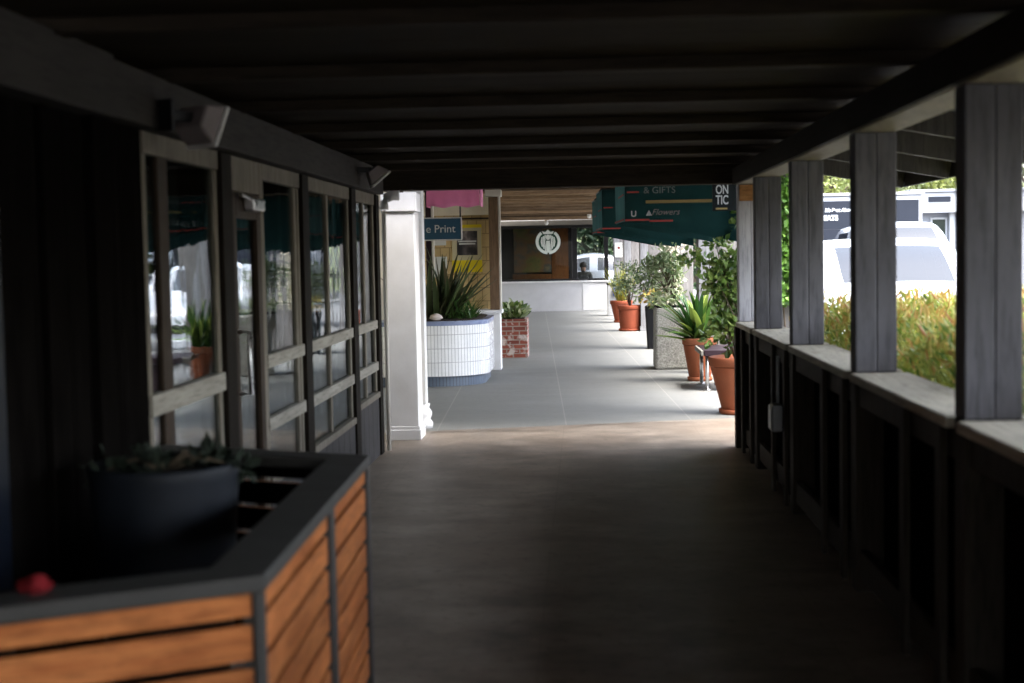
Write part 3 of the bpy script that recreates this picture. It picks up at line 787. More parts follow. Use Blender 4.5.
ff = thing('fern', 'mid green feathery fern at right end of the white tiled planter', 'plant', (-1.45, 17.95, .81))
it = []
for k in range(110):
    az = random.uniform(0, 2*math.pi)
    it.append(((-1.50+random.uniform(-.2, .12), 17.9+random.uniform(-.25, .25), .80), az, R(random.uniform(30, 80)), random.uniform(.22, .46), random.uniform(.015, .03), random.uniform(.4, 1.4)))
strap_mesh('fronds', it, Mt['leaffern'], ff, 5)
b = bmesh.new(); bmesh.ops.create_icosphere(b, subdivisions=3, radius=1)
for v in b.verts:
    k = 1+.13*math.sin(v.co.x*4+2)+.1*math.sin(v.co.y*6)+.08*math.sin(v.co.z*7+v.co.x*3)
    v.co = Vector((v.co.x*.085*k, v.co.y*.06*k, v.co.z*.042*k))
for f in b.faces: f.smooth = True
m = MB(); m.add(b); o = m.build('stone', Mt['rock']); o.location = (-1.82, 17.42, .842); tag(o, 'pale rounded stone on the soil of the white tiled planter', 'stone')

# porch column on pedestal
pc = thing('porch_column', 'brown wooden porch column on a white pedestal beside the tiled planter', 'column', (-1.32, 19.8, 0), 0)
MB().box(-1.455, -1.160, 19.66, 19.98, 0, .785, .006).build('pedestal', Mt['white'], pc)
MB().box(-1.485, -1.130, 19.63, 20.01, .787, .835, .008).build('pedestal_cap', Mt['white'], pc)
MB().box(-1.300, -1.170, 19.74, 19.90, .837, 2.40, .006).build('shaft', Mt['brownwood'], pc)
m = MB(); m.box(-1.168, -1.140, 19.76, 19.88, .837, 2.40, .004); m.build('edge_trim', Mt['trimwhite'], pc)
m = MB(); m.box(-1.345, -1.120, 19.70, 19.94, 2.402, 2.498, .008); m.build('capital', Mt['trimwhite'], pc)
# brick planter and plant
bp = thing('brick_planter', 'square planter of old red and white brick by the left column', 'planter', (-1.06, 22.1, 0))
MB().box(-1.28, -.878, 21.9, 22.5, 0, .60).build('brick_wall', Mt['brick'], bp)
MB().box(-1.235, -.923, 21.945, 22.455, .601, .615).build('soil', Mt['soil'], bp)
lp = thing('leafy_plant', 'broad leaved green plant growing in the brick planter', 'plant', (-1.1, 22.1, .61))
P, D_ = ball_pts(90, (-1.10, 22.1, .66), (.17, .2, .12), .4); D_[:, 2] = np.abs(D_[:, 2])+.25
leaf_mesh('foliage', P, D_, rng.uniform(.12, .2, 90), .085, Mt['leafvar'], lp, .15)
P, D_ = ball_pts(160, (-1.12, 22.1, .66), (.18, .2, .13), .4); D_[:, 2] = np.abs(D_[:, 2])+.3
leaf_mesh('foliage', P, D_, rng.uniform(.1, .18, 160), .07, Mt['leafy'], lp, .15)
# long wall on the left beyond
lw = thing('long_shop_wall', 'plain cream shop wall running along the left beyond the brick planter', 'wall', (FX(-2.0, 30), 30, 0))
m = MB(); m.box(-2.35, -2.1, 7.4, 26.6, 0, 2.6, 0, Matrix.Translation((0, Y0F, 0)) @ Matrix.Rotation(ROTF, 4, 'Z')); m.build('wall_surface', Mt['cream'], lw)

# ================================================================== FAR ROOF
fr = thing('arcade_roof', 'open brown joists and deck roofing the far bright walkway', 'roof', (0, Y0F, 0), ROTF)
y = -.80  # roof starts late: unseen gap added to let light onto pillar and floor
while y < 26.4:
    MB().box(-4.3, 2.25, y, y+.14, 2.50, 2.72, .006).build('joist', Mt['joist'], fr, world=False); y += 1.62
MB().box(-4.4, 2.3, -.86, 26.6, 2.722, 2.78).build('roof_deck', Mt['joist'], fr, world=False)
MB().box(1.70, 1.84, -.85, 26.4, 2.40, 2.498, .005).build('side_beam', Mt['trimwhite'], fr, world=False)
for nm, x, y, z in (('round white globe lamp under the header of the coffee shop window', -.98, 38.9, 2.43), ('small white lamp near the green awnings under far joists', .16, 33.5, 2.46)):
    t = thing('ceiling_lamp', nm, 'lamp', (x, y, z))
    MB().lathe([(.02, .085), (.05, .08), (.05, .06)], (x, y, z), 16).build('base', Mt['trimwhite'], t)
    MB().lathe([(.01, -.052), (.034, -.042), (.05, -.015), (.052, .005), (.048, .035), (.04, .058)], (x, y, z), 20).build('globe', Mt['globe'], t)

# columns on the right
cols = [13.75, 18.6, 23.7, 28.8, 33.9, 38.4]
clab = ['pale wooden column behind the climbing vine, first of the right row', 'pale wooden column rising behind the purple bench', 'pale wooden column wrapped by the ivory flowering vine', 'pale wooden column between the black planter and the terracotta pots', 'pale wooden column behind the deep terracotta pot of yellow green plant', 'pale wooden column bearing the small white and red notice']
c0 = None
for y, lb in zip(cols, clab):
    if c0 is None:
        c0 = thing('walkway_column', lb, 'column', (FX(1.69, y), y, 0), ROTF, 'pale columns along the right of the far walkway')
        MB().box(0, .16, 0, .28, .10, 2.398, .006).build('shaft', Mt['column'], c0, world=False)
        MB().box(.163, .50, .03, .16, .0, 2.398, .005).build('wing_board', Mt['wing'], c0, world=False)
        MB().box(-.02, .162, -.02, .30, 0, .098, .006).build('plinth', Mt['column'], c0, world=False)
    else:
        c = copy_tree(c0); c.location = (FX(1.69, y), y, 0); c['label'] = lb
# boards between columns (short wing panels of vertical whitewashed boards seen edge on)
nt_ = thing('notice', 'small white notice with a red mark on the last pale column', 'notice', (FX(1.8, 38.4), 38.38, 1.5))
MB().box(FX(1.72, 38.4), FX(1.92, 38.4), 38.375, 38.387, 1.47, 1.86).build('sheet', Mt['paper'], nt_)
MB().lathe([(.035, 0), (.035, .004)], (0, 0, 0), 16, Matrix.Translation((FX(1.83, 38.4), 38.374, 1.72)) @ Matrix.Rotation(R(90), 4, 'X')).build('red_mark', Mt['stripe'], nt_)

# ------------------------------------------------------------------ awnings
def awning(label, y, first=False):
    t = thing('green_awning', label, 'awning', (FX(0, y), y, 0), ROTF, 'dark green awnings along the right')
    T0, T1, L_ = .46, 1.66, 1.6
    zl, zr, zt = 1.905, 1.665, 2.43
    b = bmesh.new(); nx = 16
    def sheet(fn, nu, nv):
        g = [[b.verts.new(fn(i/nu, j/nv)) for j in range(nv+1)] for i in range(nu+1)]
        for i in range(nu):
            for j in range(nv): b.faces.new((g[i][j], g[i+1][j], g[i+1][j+1], g[i][j+1])).smooth = True
    def front(u, v):
        x = T0+(T1-T0)*u; zb = zl+(zr-zl)*u
        return (x, .028*math.sin(u*13+v*3)*u*u, zb+(zt-zb)*v)
    sheet(front, 24, 6)
    bmesh.ops.solidify(b, geom=list(b.faces), thickness=.004)
    m = MB(); m.add(b); m.build('valance', Mt['canvas'], t, world=False)
    b = bmesh.new()
    sheet(lambda u, v: (front(u, v)[0], L_+.01*math.sin(u*14), front(u, v)[2]), 12, 4)
    bmesh.ops.solidify(b, geom=list(b.faces), thickness=.004)
    m = MB(); m.add(b); m.build('back_valance', Mt['canvas'], t, world=False)
    b = bmesh.new()
    sheet(lambda u, v: (T0+.004*math.sin(u*9+v*3), L_*u, zl+(zt-zl)*v), 10, 5)
    bmesh.ops.solidify(b, geom=list(b.faces), thickness=.004)
    m = MB(); m.add(b); m.build('side_panel', Mt['canvaslit'], t, world=False)
    MB().box(T0+.02, T0+.14, -.008, -.0045, 2.18, 2.197).build('red_stripe', Mt['stripe'], t, world=False); MB().box(T0+.0, T0+.24, -.010, -.005, zl+.0, zl+.02).build('red_stripe', Mt['stripe'], t, world=False)
    MB().box(T0-.012, T0-.006, .05, L_-.05, zl+.01, zl+.026).build('side_stripe', Mt['stripe'], t, world=False); MB().box(T0-.012, T0-.006, .05, .9, 2.16, 2.175).build('side_stripe', Mt['stripe'], t, world=False)
    m = MB(); m.tube([(T0, 0, zt+.004), (T1, 0, zt+.004)], .012); m.tube([(T0, L_, zt+.004), (T1, L_, zt+.004)], .012); m.tube([(T0, 0, zt+.004), (T0, L_, zt+.004)], .012); m.build('frame', Mt['black'], t, world=False)
    if first:
        w = lambda tx, z, dy=-.022: (FX(tx, y), y+dy, z)
        text_part('gift_lettering', '& GIFTS', .092, w(.80, 2.20), Mt['letterdim'], t, ext=.001)
        o = MB().box(.665, 1.36, -.024, -.019, 2.075, 2.105).build('gold_stripe', Mt['gold'], t, world=False)
        text_part('script_lettering', 'Flowers', .085, w(.855, 1.985), Mt['letterpink'], t, ext=.001, shear=.35)
        m = MB(); m.prism([(.665, 1.955), (.725, 1.955), (.695, 2.01)], 'y', -.024, -.019); m.build('triangle_mark', Mt['signtext'], t, world=False)
        text_part('letter', 'U', .08, w(.545, 1.972, -.012), Mt['signtext'], t, ext=.001, bold=.002)
        m = MB(); m.box(.70, .93, -.022, -.017, 1.893, 1.911); m.build('red_stripe', Mt['stripe'], t, world=False)
    return t
awning('green awning nearest the viewer, with gold stripe and gift lettering', 14.1, True)
awning('green awning second in the row, behind the lettered one', 18.8)
t3 = awning('green awning third in the row, farthest toward the coffee shop', 22.0); t3.location.x += .07
ob = thing('hanging_sign', 'black hanging sign with white letters ON TIC by the first railing post', 'sign', (1.35, 13.1, 1.95))
MB().box(1.185, 1.70, 13.09, 13.12, 1.96, 2.34, .004).build('sign_board', Mt['blacksign'], ob)
text_part('lettering', 'ON', .115, (1.215, 13.087, 2.15), Mt['signtext'], ob, ext=.002, align='LEFT', bold=.002, xs=.64)
text_part('lettering', 'TIC', .115, (1.215, 13.087, 2.055), Mt['signtext'], ob, ext=.002, align='LEFT', bold=.002, xs=.64)
MB().box(1.215, 1.32, 13.083, 13.089, 1.972, 1.988).build('gold_stripe', Mt['gold'], ob)
MB().tube([(1.30, 13.105, 2.34), (1.30, 13.105, 2.45)], .008).build('hanger', Mt['black'], ob)
MB().tube([(1.60, 13.105, 2.34), (1.60, 13.105, 2.45)], .008).build('hanger', Mt['black'], ob)

# ------------------------------------------------------------------ pots and plants on the right
def terracotta(label, x, y, rt, rb, h, mat='terra', sau=True):
    t = thing('terracotta_pot', label, 'plant pot', (x, y, 0), 0, 'terracotta pots along the right of the walkway')
    z0 = .05 if sau else 0
    if sau: MB().lathe([(rb*1.02, 0), (rb*1.12, .01), (rb*1.15, .048), (rb*1.02, .05)], (x, y, 0), 32).build('saucer', Mt[mat], t)
    hr = h*.16
    MB().lathe([(rb, z0+.002), (rb*1.01, z0+.012), (rt*.93, h-hr-.012), (rt*.93, h-hr-.003)], (x, y, 0), 36).build('pot_body', Mt[mat], t)
    MB().lathe([(rt*.955, h-hr), (rt, h-hr+.012), (rt*1.0, h-.015), (rt*.985, h), (rt*.9, h), (rt*.88, h-.03)], (x, y, 0), 36).build('rim', Mt[mat], t)
    MB().lathe([(rt*.87, h-.045), (rt*.4, h-.028), (.02, h-.025)], (x, y, 0), 24).build('soil', Mt['soil'], t)
terracotta('large terracotta pot holding the climbing vine, nearest the railing', 1.52, 14.0, .31, .185, .56)
terracotta('slim terracotta pot of bright sword leaves beside the purple bench', 1.42, 17.62, .215, .135, .53)
terracotta('wide deep red terracotta pot holding a small grey bush', .935, 29.05, .25, .205, .52, 'terra2')
terracotta('terracotta pot half hidden behind the wide deep red pot', .86, 32.6, .26, .16, .50, 'terra2')
# vine in the first pot
vp = thing('climbing_vine', 'dense glossy leaved vine climbing from the first terracotta pot', 'plant', (1.56, 14.0, .52))
P, D_, cs = clumps(38, 21, (1.36, 14.15, 1.36), (.36, .28, .37), .13, .6)
P2, D2, cs2 = clumps(16, 24, (1.40, 14.02, .83), (.20, .18, .19), .09, .6)
P3, D3, cs3 = clumps(8, 18, (1.60, 14.05, 2.0), (.12, .12, .25), .1, .6)
P = np.concatenate([P, P2, P3]); D_ = np.concatenate([D_, D2, D3])
leaf_mesh('foliage', P, D_, rng.uniform(.055, .105, len(P)), rng.uniform(.04, .07, len(P)), Mt['leafy'], vp, .2)
m = MB()
for k in range(26):
    c = (list(cs)+list(cs2))[k*2]; a = np.array((1.56+random.uniform(-.1, .1), 14.0+random.uniform(-.1, .1), .53))
    mm = (a+c)/2+np.array((random.uniform(-.08, .08), random.uniform(-.06, .06), 0)); m.tube([tuple(a), tuple(mm), tuple(c)], [.012, .009, .004], 6)
m.build('stems', Mt['bark'], vp)
# sword plant
sp = thing('sword_plant', 'bright yellow green sword leaved plant in the slim terracotta pot', 'plant', (1.42, 17.62, .50))
it = []
for k in range(60):
    it.append(((1.42+random.uniform(-.06, .06), 17.6+random.uniform(-.06, .06), .50), random.uniform(0, 2*math.pi), R(random.uniform(25, 84)), random.uniform(.38, .76), random.uniform(.085, .12), random.uniform(.2, 1.0)))
for az, el, ln in ((math.pi, 12, .55), (math.pi*.97, 22, .5), (math.pi*1.05, 66, .62), (math.pi*1.02, 50, .62), (math.pi*.9, 76, .66)):
    it.append(((1.40, 17.55, .50), az, R(el), ln, .12, .25))
strap_mesh('sword_leaves', it, Mt['leafsword'], sp)
# bench
bn = thing('bench', 'short dark purple bench with steel legs between two terracotta pots', 'bench', (1.52, 16.7, 0))
MB().box(1.36, 1.80, 16.25, 17.20, .40, .465, .006).build('seat', Mt['purple'], bn)
MB().box(1.325, 1.358, 16.26, 17.19, .405, .462, .006).build('pale_edge', Mt['greytrim'], bn)
for x in (1.40, 1.74):
    for y in (16.32, 17.12):
        m = MB(); m.tube([(x, y, .02), (x, y, .398)], .022, 12); m.lathe([(.045, 0), (.045, .012), (.025, .022)], (x, y, 0), 16); m.build('leg', Mt['chrome'], bn)
MB().box(1.48, 1.78, 16.30, 16.33, .06, .385, .004).build('end_panel', Mt['purple'], bn)
# concrete planter
cp = thing('concrete_planter', 'square tapered planter of pebbly grey concrete on the right', 'planter', (1.25, 19.6, 0))
def taper(x0, x1, y0, y1, z0, z1, ins, name, mat, par, bev=.02):
    b = bmesh.new(); cx, cy = (x0+x1)/2, (y0+y1)/2
    lo = [b.verts.new((x, y, z0)) for x, y in ((x0, y0), (x1, y0), (x1, y1), (x0, y1))]
    hi = [b.verts.new((cx+(v.co.x-cx)*ins, cy+(v.co.y-cy)*ins, z1)) for v in lo]
    b.faces.new(list(reversed(lo))); b.faces.new(hi)
    for i in range(4): j = (i+1) % 4; b.faces.new((lo[i], lo[j], hi[j], hi[i]))
    bmesh.ops.bevel(b, geom=list(b.edges), offset=bev, segments=3, profile=.5, affect='EDGES')
    m = MB(); m.add(b); return m.build(name, mat, par)
taper(.955, 1.585, 19.3, 19.93, 0, .835, .96, 'planter_wall', Mt['aggregate'], cp, .035)
taper(.99, 1.49, 19.365, 19.865, .836, .858, 1.0, 'rim', Mt['blackpot'], cp, .006)
MB().box(1.01, 1.47, 19.385, 19.845, .859, .868, .003).build('soil', Mt['soil'], cp)
vr = thing('variegated_shrub', 'loose shrub of cream edged leaves in the pebbly concrete planter', 'plant', (1.25, 19.6, .865))
P, D_, cs = clumps(22, 13, (1.18, 19.6, 1.26), (.36, .26, .38), .11, .7)
P = np.concatenate([P, ball_pts(150, (1.14, 19.5, .93), (.30, .25, .10))[0]]); D_ = np.concatenate([D_, rng.normal(size=(150, 3))+np.array([0, 0, .6])])
leaf_mesh('foliage', P, D_, rng.uniform(.07, .13, len(P)), rng.uniform(.03, .055, len(P)), Mt['leafvar'], vr, .2)
P, D_, cs2 = clumps(14, 12, (1.10, 19.6, 1.40), (.34, .26, .26), .10, .7)
leaf_mesh('green_foliage', P, D_, rng.uniform(.07, .12, len(P)), .045, Mt['leafgrey'], vr, .2)
m = MB()
for c in list(cs)[:16]+list(cs2)[:10]:
    a = np.array((1.25, 19.6, .86)); m.tube([tuple(a), tuple((a+c)/2+np.array((0, 0, .06))), tuple(c)], [.009, .007, .003], 6)
m.build('stems', Mt['bark'], vr)
# ivory flowering vine on the third column
iv = thing('flowering_vine', 'ivory flowering vine hanging down a pale column behind the concrete planter', 'plant', (FX(1.7, 23.6), 23.6, 0))
cx = FX(1.80, 23.7)
n = 900
P = np.stack([cx+rng.normal(size=n)*.085, 23.62+rng.normal(size=n)*.05, rng.uniform(.75, 2.0, n)], 1); D_ = rng.normal(size=(n, 3))+np.array([0, -1.0, -.2])
P[:, 1] = np.minimum(P[:, 1], 23.66)
leaf_mesh('blossoms', P, D_, rng.uniform(.05, .085, n), .05, Mt['petal'], iv, .3)
m = MB()
for k in range(4):
    x = cx-.12+.08*k; m.tube([(x, 23.66, 0), (x+.03, 23.65, .7), (x-.03, 23.64, 1.4), (x+.02, 23.65, 2.0)], [.012, .01, .008, .005], 6)
m.build('stems', Mt['bark'], iv)
# black planter
kp = thing('black_planter', 'tall black tapered planter behind the pebbly concrete one', 'planter', (1.2, 23.8, 0))
b_ = taper(1.045, 1.33, 23.45, 23.75, 0, .70, 1.22, 'planter_wall', Mt['blackpot'], kp, .012)
MB().box(1.03, 1.345, 23.44, 23.76, .701, .712, .003).build('soil', Mt['soil'], kp)
rp = thing('leafy_shrub', 'open green shrub with reddish flowers in the black planter', 'plant', (1.2, 23.6, .7))
P, D_, cs = clumps(30, 16, (1.16, 23.6, 1.18), (.42, .15, .44), .11, .7)
leaf_mesh('foliage', P, D_, rng.uniform(.08, .13, len(P)), .05, Mt['leafgrey'], rp, .2)
P, D_ = ball_pts(90, (1.12, 23.5, .85), (.18, .15, .12))
leaf_mesh('flowers', P, D_, rng.uniform(.05, .08, 90), .05, Mt['leafnew'], rp, .2)
m = MB()
for c in cs[:20]:
    a = np.array((1.19, 23.6, .70)); m.tube([tuple(a), tuple((a+c)/2+np.array((0, 0, .06))), tuple(c)], [.009, .007, .003], 6)
m.build('stems', Mt['bark'], rp)
# plants in far pots
gb = thing('small_bush', 'thin grey green bush in the wide deep red pot', 'plant', (.935, 29.05, .5))
P, D_, cs = clumps(26, 18, (.90, 29.05, .98), (.27, .22, .42), .10, .6)
leaf_mesh('foliage', P, D_, rng.uniform(.05, .09, len(P)), .035, Mt['leafgrey'], gb, .2)
m = MB()
for c in cs[:18]:
    a = np.array((.935, 29.05, .48)); m.tube([tuple(a), tuple((a+c)/2+np.array((0, 0, .08))), tuple(c)], [.010, .008, .003], 6)
m.build('stems', Mt['bark'], gb)
yg = thing('grassy_plant', 'upright yellow green grassy plant in the half hidden terracotta pot', 'plant', (.86, 32.6, .48))
it = [((.86+random.uniform(-.1, .1), 32.6+random.uniform(-.1, .1), .47), random.uniform(0, 6.28), R(random.uniform(55, 88)), random.uniform(.5, 1.0), .028, random.uniform(0, .5)) for k in range(110)]
strap_mesh('grass_blades', it, Mt['leafyellow'], yg, 5)
bi = thing('litter_bin', 'square grey concrete bin with blue liner at the far right end', 'bin', (.8, 36.2, 0))
taper(.60, 1.10, 35.95, 36.45, 0, .78, 1.0, 'bin_body', Mt['bin'], bi, .015)
MB().box(.585, 1.115, 35.935, 36.465, .782, .83, .012).build('lid', Mt['blackpot'], bi)
b = bmesh.new(); bmesh.ops.create_icosphere(b, subdivisions=3, radius=1)
for v in b.verts:
    k = 1+.15*math.sin(v.co.x*5)+.12*math.sin(v.co.z*6+v.co.y*4); v.co = Vector((.84+v.co.x*.10*k, 35.90+v.co.y*.03*k, .62+v.co.z*.14*k))
m = MB(); m.add(b); m.build('blue_liner', Mt['blue'], bi)

# bright vine on the first column
bv = thing('ivy', 'bright green ivy trailing down the first column beside the porch', 'plant', (1.98, 13.9, 0))
n = 1500
P = np.stack([FX(1.93, 13.7)+rng.uniform(-.12, .20, n), 13.68+rng.normal(size=n)*.07, 2.42-1.35*rng.random(n)**1.1], 1); D_ = rng.normal(size=(n, 3))+np.array([.1, -.8, -.6])
leaf_mesh('foliage', P, D_, rng.uniform(.05, .09, n), rng.uniform(.035, .06, n), Mt['leafcol'], bv, .2)
m = MB()
for k in range(5):
    x = FX(1.86, 13.7)+.06*k; m.tube([(x, 13.72, 0), (x+.03, 13.70, .8), (x-.02, 13.71, 1.6), (x+.02, 13.71, 2.4)], [.012, .01, .008, .005], 6)
m.build('stems', Mt['bark'], bv)

# ================================================================== HEDGE
hd = thing('hedge', 'clipped hedge with red and yellow new shoots outside the railing', 'hedge', (1.95, 5, 0))
n = 34000
yy = 2.0+9.2*rng.random(n); xx = 1.60+1.55*rng.random(n)
topz = 1.17+.05*np.sin(yy*2.3)+.05*np.sin(yy*5.1+xx*6)+.03*np.sin(yy*11+xx*9)
edge = np.minimum(xx-1.60, 3.15-xx); topz -= np.clip(.16-edge, 0, 1)*.7
q = rng.random(n)**.55
zz = .15+(topz-.15)*q
keep = (q > .5) | (edge < .14)
P = np.stack([xx, yy, zz], 1)[keep]; D_ = rng.normal(size=(keep.sum(), 3))*.55+np.array([-.1, -.1, .75]); D_[:, 0] += (P[:, 0]-2.37)*.6
leaf_mesh('foliage', P, D_, rng.uniform(.06, .105, len(P)), rng.uniform(.016, .025, len(P)), Mt['leafhedge'], hd, .25)
n = 9000
yy = 2.0+9.2*rng.random(n); xx = 1.60+1.55*rng.random(n); edge = np.minimum(xx-1.60, 3.15-xx)
topz = 1.17+.05*np.sin(yy*2.3)+.05*np.sin(yy*5.1+xx*6)+.03*np.sin(yy*11+xx*9)-np.clip(.16-edge, 0, 1)*.7
P = np.stack([xx, yy, topz-.16*rng.random(n)**1.2+.035], 1); D_ = rng.normal(size=(n, 3))*.42+np.array([0, -.05, .9])
leaf_mesh('new_shoots', P, D_, rng.uniform(.055, .10, n), rng.uniform(.014, .022, n), Mt['leafnew'], hd, .25)
m = MB()
for k in range(130):
    x, y = 1.75+1.25*random.random(), 2.1+8.9*random.random()
    m.tube([(x, y, -.03), (x+random.uniform(-.05, .05), y+random.uniform(-.06, .06), .5), (x+random.uniform(-.12, .12), y+random.uniform(-.14, .14), 1.0)], [.012, .009, .004], 5)
m.build('branches', Mt['bark'], hd)

# ================================================================== COFFEE SHOP
cs_ = thing('coffee_shop', 'coffee shop front with white lower wall and dark wide windows closing the walkway', 'shop', (-.9, 39.6, 0))
Yc = 39.6
MB().box(-4.2, .66, Yc, Yc+.2, 0, .79).build('lower_wall', Mt['wallwhite'], cs_)
MB().box(-.02, .655, Yc-.012, Yc-.002, .02, .76, .003).build('lit_wall_part', Mt['white'], cs_)  # whiter overlay paints the daylit right end of the lower wall
MB().box(-4.2, .72, Yc-.05, Yc+.2, .792, .835, .006).build('sill', Mt['white'], cs_)
MB().box(-4.2, .70, Yc-.04, Yc+.2, 2.385, 2.52, .006).build('header', Mt['greytrim'], cs_)
MB().box(-4.2, .70, Yc, Yc+.2, 2.522, 3.0).build('parapet', Mt['wallwhite'], cs_)
wf = MB(); 
wf.box(-4.2, .70, Yc+.02, Yc+.12, .838, .895, .004); wf.box(-4.2, .70, Yc+.02, Yc+.12, 2.30, 2.383, .004)
for x0, x1 in ((-2.42, -2.28), (-.30, -.16), (.58, .70)): wf.box(x0, x1, Yc+.02, Yc+.12, .897, 2.298, .004)
win = wf.build('window', Mt['black'], cs_)
for x0, x1 in ((-4.18, -2.43), (-2.27, -.31), (-.15, .57)): MB().box(x0, x1, Yc+.06, Yc+.068, .89, 2.305).build('pane', Mt['shopglass'], win)
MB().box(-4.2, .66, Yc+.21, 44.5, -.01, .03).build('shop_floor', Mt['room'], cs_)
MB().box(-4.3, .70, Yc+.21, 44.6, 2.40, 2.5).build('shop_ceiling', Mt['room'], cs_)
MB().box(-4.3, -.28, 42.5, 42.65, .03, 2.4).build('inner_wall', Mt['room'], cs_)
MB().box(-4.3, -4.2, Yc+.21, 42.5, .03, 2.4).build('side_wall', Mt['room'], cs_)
MB().box(-2.06, -.95, 42.40, 42.49, 1.05, 2.35, .004).build('mural', Mt['mural'], cs_)
MB().box(-.93, -.40, 42.42, 42.49, .03, 2.38, .004).build('wood_panel', Mt['cafewood'], cs_)
MB().box(-2.1, -.95, 42.30, 42.49, .03, 1.0, .006).build('counter_front', Mt['cafewood'], cs_)
MB().box(-.42, -.31, 40.9, 41.0, .03, 2.38, .004).build('inner_post', Mt['panel'], cs_)
# round emblem on the glass
em = thing('round_emblem', 'round white and green emblem on the coffee shop window', 'emblem', (-.965, Yc+.04, 1.6))
ec = (-.965, 1.93)
def disc(r, y0, y1, nm, mat, n=48):
    MB().lathe([(r, 0), (r, y1-y0)], (0, 0, 0), n, Matrix.Translation((ec[0], y1, ec[1])) @ Matrix.Rotation(R(90), 4, 'X')).build(nm, mat, em)
disc(.325, Yc+.048, Yc+.054, 'green_disc', Mt['emblemgreen'])
def flat(polys, nm, mat, y0, y1):
    m = MB()
    for p in polys: m.prism([(ec[0]+x, ec[1]+z) for x, z in p], 'y', y0, y1)
    m.build(nm, mat, em)
def arcband(a0, a1, r0, r1, n=14):
    return [(r1*math.cos(R(a0+(a1-a0)*i/n)), r1*math.sin(R(a0+(a1-a0)*i/n))) for i in range(n+1)]+[(r0*math.cos(R(a1-(a1-a0)*i/n)), r0*math.sin(R(a1-(a1-a0)*i/n))) for i in range(n+1)]
ya, yb = Yc+.036, Yc+.046
flat([arcband(126, 266, .265, .345, 24), arcband(-86, 54, .265, .345, 24)], 'side_bands', Mt['emblem'], ya, yb)
flat([[(-.13, .215), (.13, .215), (.165, .295), (.075, .27), (0, .335), (-.075, .27), (-.165, .295)]], 'crown', Mt['emblem'], ya, yb)
loc_ = []
for s in (-1, 1):
    for k in range(3):
        x = .075+.045*k
        loc_.append([(s*(x-.016), .19-.03*k), (s*(x+.016), .19-.03*k), (s*(x+.04), .0), (s*(x+.012), -.25+.06*k), (s*(x-.018), -.26+.06*k), (s*(x+.008), .0)])
flat(loc_, 'wavy_strands', Mt['emblem'], ya, yb)
flat([[(.062*math.cos(2*math.pi*i/20), .125+.075*math.sin(2*math.pi*i/20)) for i in range(20)], [(-.05, .03), (.05, .03), (.06, -.1), (.045, -.30), (-.045, -.30), (-.06, -.1)]], 'centre_figure', Mt['emblem'], ya, yb)

# ------------------------------------------------------------------ person seated inside
def skin_mesh(verts, edges, radii, sub=2):
    me = bpy.data.meshes.new('body'); me.from_pydata(verts, edges, []); me.update()
    o = bpy.data.objects.new('tmp', me); COL.objects.link(o)
    md = o.modifiers.new('s', 'SKIN'); s = o.modifiers.new('u', 'SUBSURF'); s.levels = sub; s.render_levels = sub
    for i, r_ in enumerate(radii):
        me.skin_vertices[0].data[i].radius = (r_, r_) if not isinstance(r_, tuple) else r_
    me.skin_vertices[0].data[0].use_root = True
    dg = bpy.context.evaluated_depsgraph_get()
    out = bpy.data.meshes.new_from_object(o.evaluated_get(dg)); bpy.data.objects.remove(o)
    for p in out.polygons: p.use_smooth = True
    return out
pt = thing('person', 'person in dark jacket seated inside the coffee shop window', 'person', (.0, 40.75, 0))
V = [(0, 0, .52), (0, -.01, .72), (0, 0, 1.0), (0, -.01, 1.06), (0, -.02, 1.10), (0, -.03, 1.18), (0, -.03, 1.26),
     (.19, 0, 1.0), (.25, -.06, .68), (.14, -.28, .62), (.10, -.36, .61), (-.19, 0, 1.0), (-.25, -.06, .68), (-.14, -.28, .62), (-.10, -.36, .61),
     (.10, -.03, .50), (.14, -.42, .50), (.14, -.42, .10), (.14, -.54, .05), (-.10, -.03, .50), (-.14, -.42, .50), (-.14, -.42, .10), (-.14, -.54, .05)]
Ed = [(0, 1), (1, 2), (2, 3), (3, 4), (4, 5), (5, 6), (2, 7), (7, 8), (8, 9), (9, 10), (2, 11), (11, 12), (12, 13), (13, 14), (0, 15), (15, 16), (16, 17), (17, 18), (0, 19), (19, 20), (20, 21), (21, 22)]
Rd = [(.16, .12), (.15, .11), (.15, .10), .07, .06, (.085, .10), (.07, .08), .07, .05, .04, .035, .07, .05, .04, .035, .09, .065, .045, .04, .09, .065, .045, .04]
bm_ = skin_mesh(V, Ed, Rd); bm_.materials.clear()
bm_.materials.append(Mt['coat']); bm_.materials.append(Mt['skin'])
for p in bm_.polygons:
    if p.center.z > 1.09 or (p.center.y < -.30 and p.center.z > .56): p.material_index = 1
o = bpy.data.objects.new('body', bm_); COL.objects.link(o); o.parent = pt
m = MB(); m.lathe([(.09, 1.19), (.105, 1.24), (.09, 1.31), (.04, 1.345), (.005, 1.35)], (0, -.02, 0), 20); m.build('hair', Mt['hair'], pt, world=False)
st = thing('cafe_stool', 'low dark stool under the seated person in the coffee shop', 'stool', (0, 40.75, 0))
MB().lathe([(.17, .40), (.18, .42), (.17, .445)], (0, 40.75, 0), 24).build('seat', Mt['cafewood'], st)
for a in range(4):
    c, s = math.cos(a*1.571+.78), math.sin(a*1.571+.78)
    MB().tube([(.12*c, 40.75+.12*s, .40), (.17*c, 40.75+.17*s, .03)], .014, 8).build('leg', Mt['black'], st)

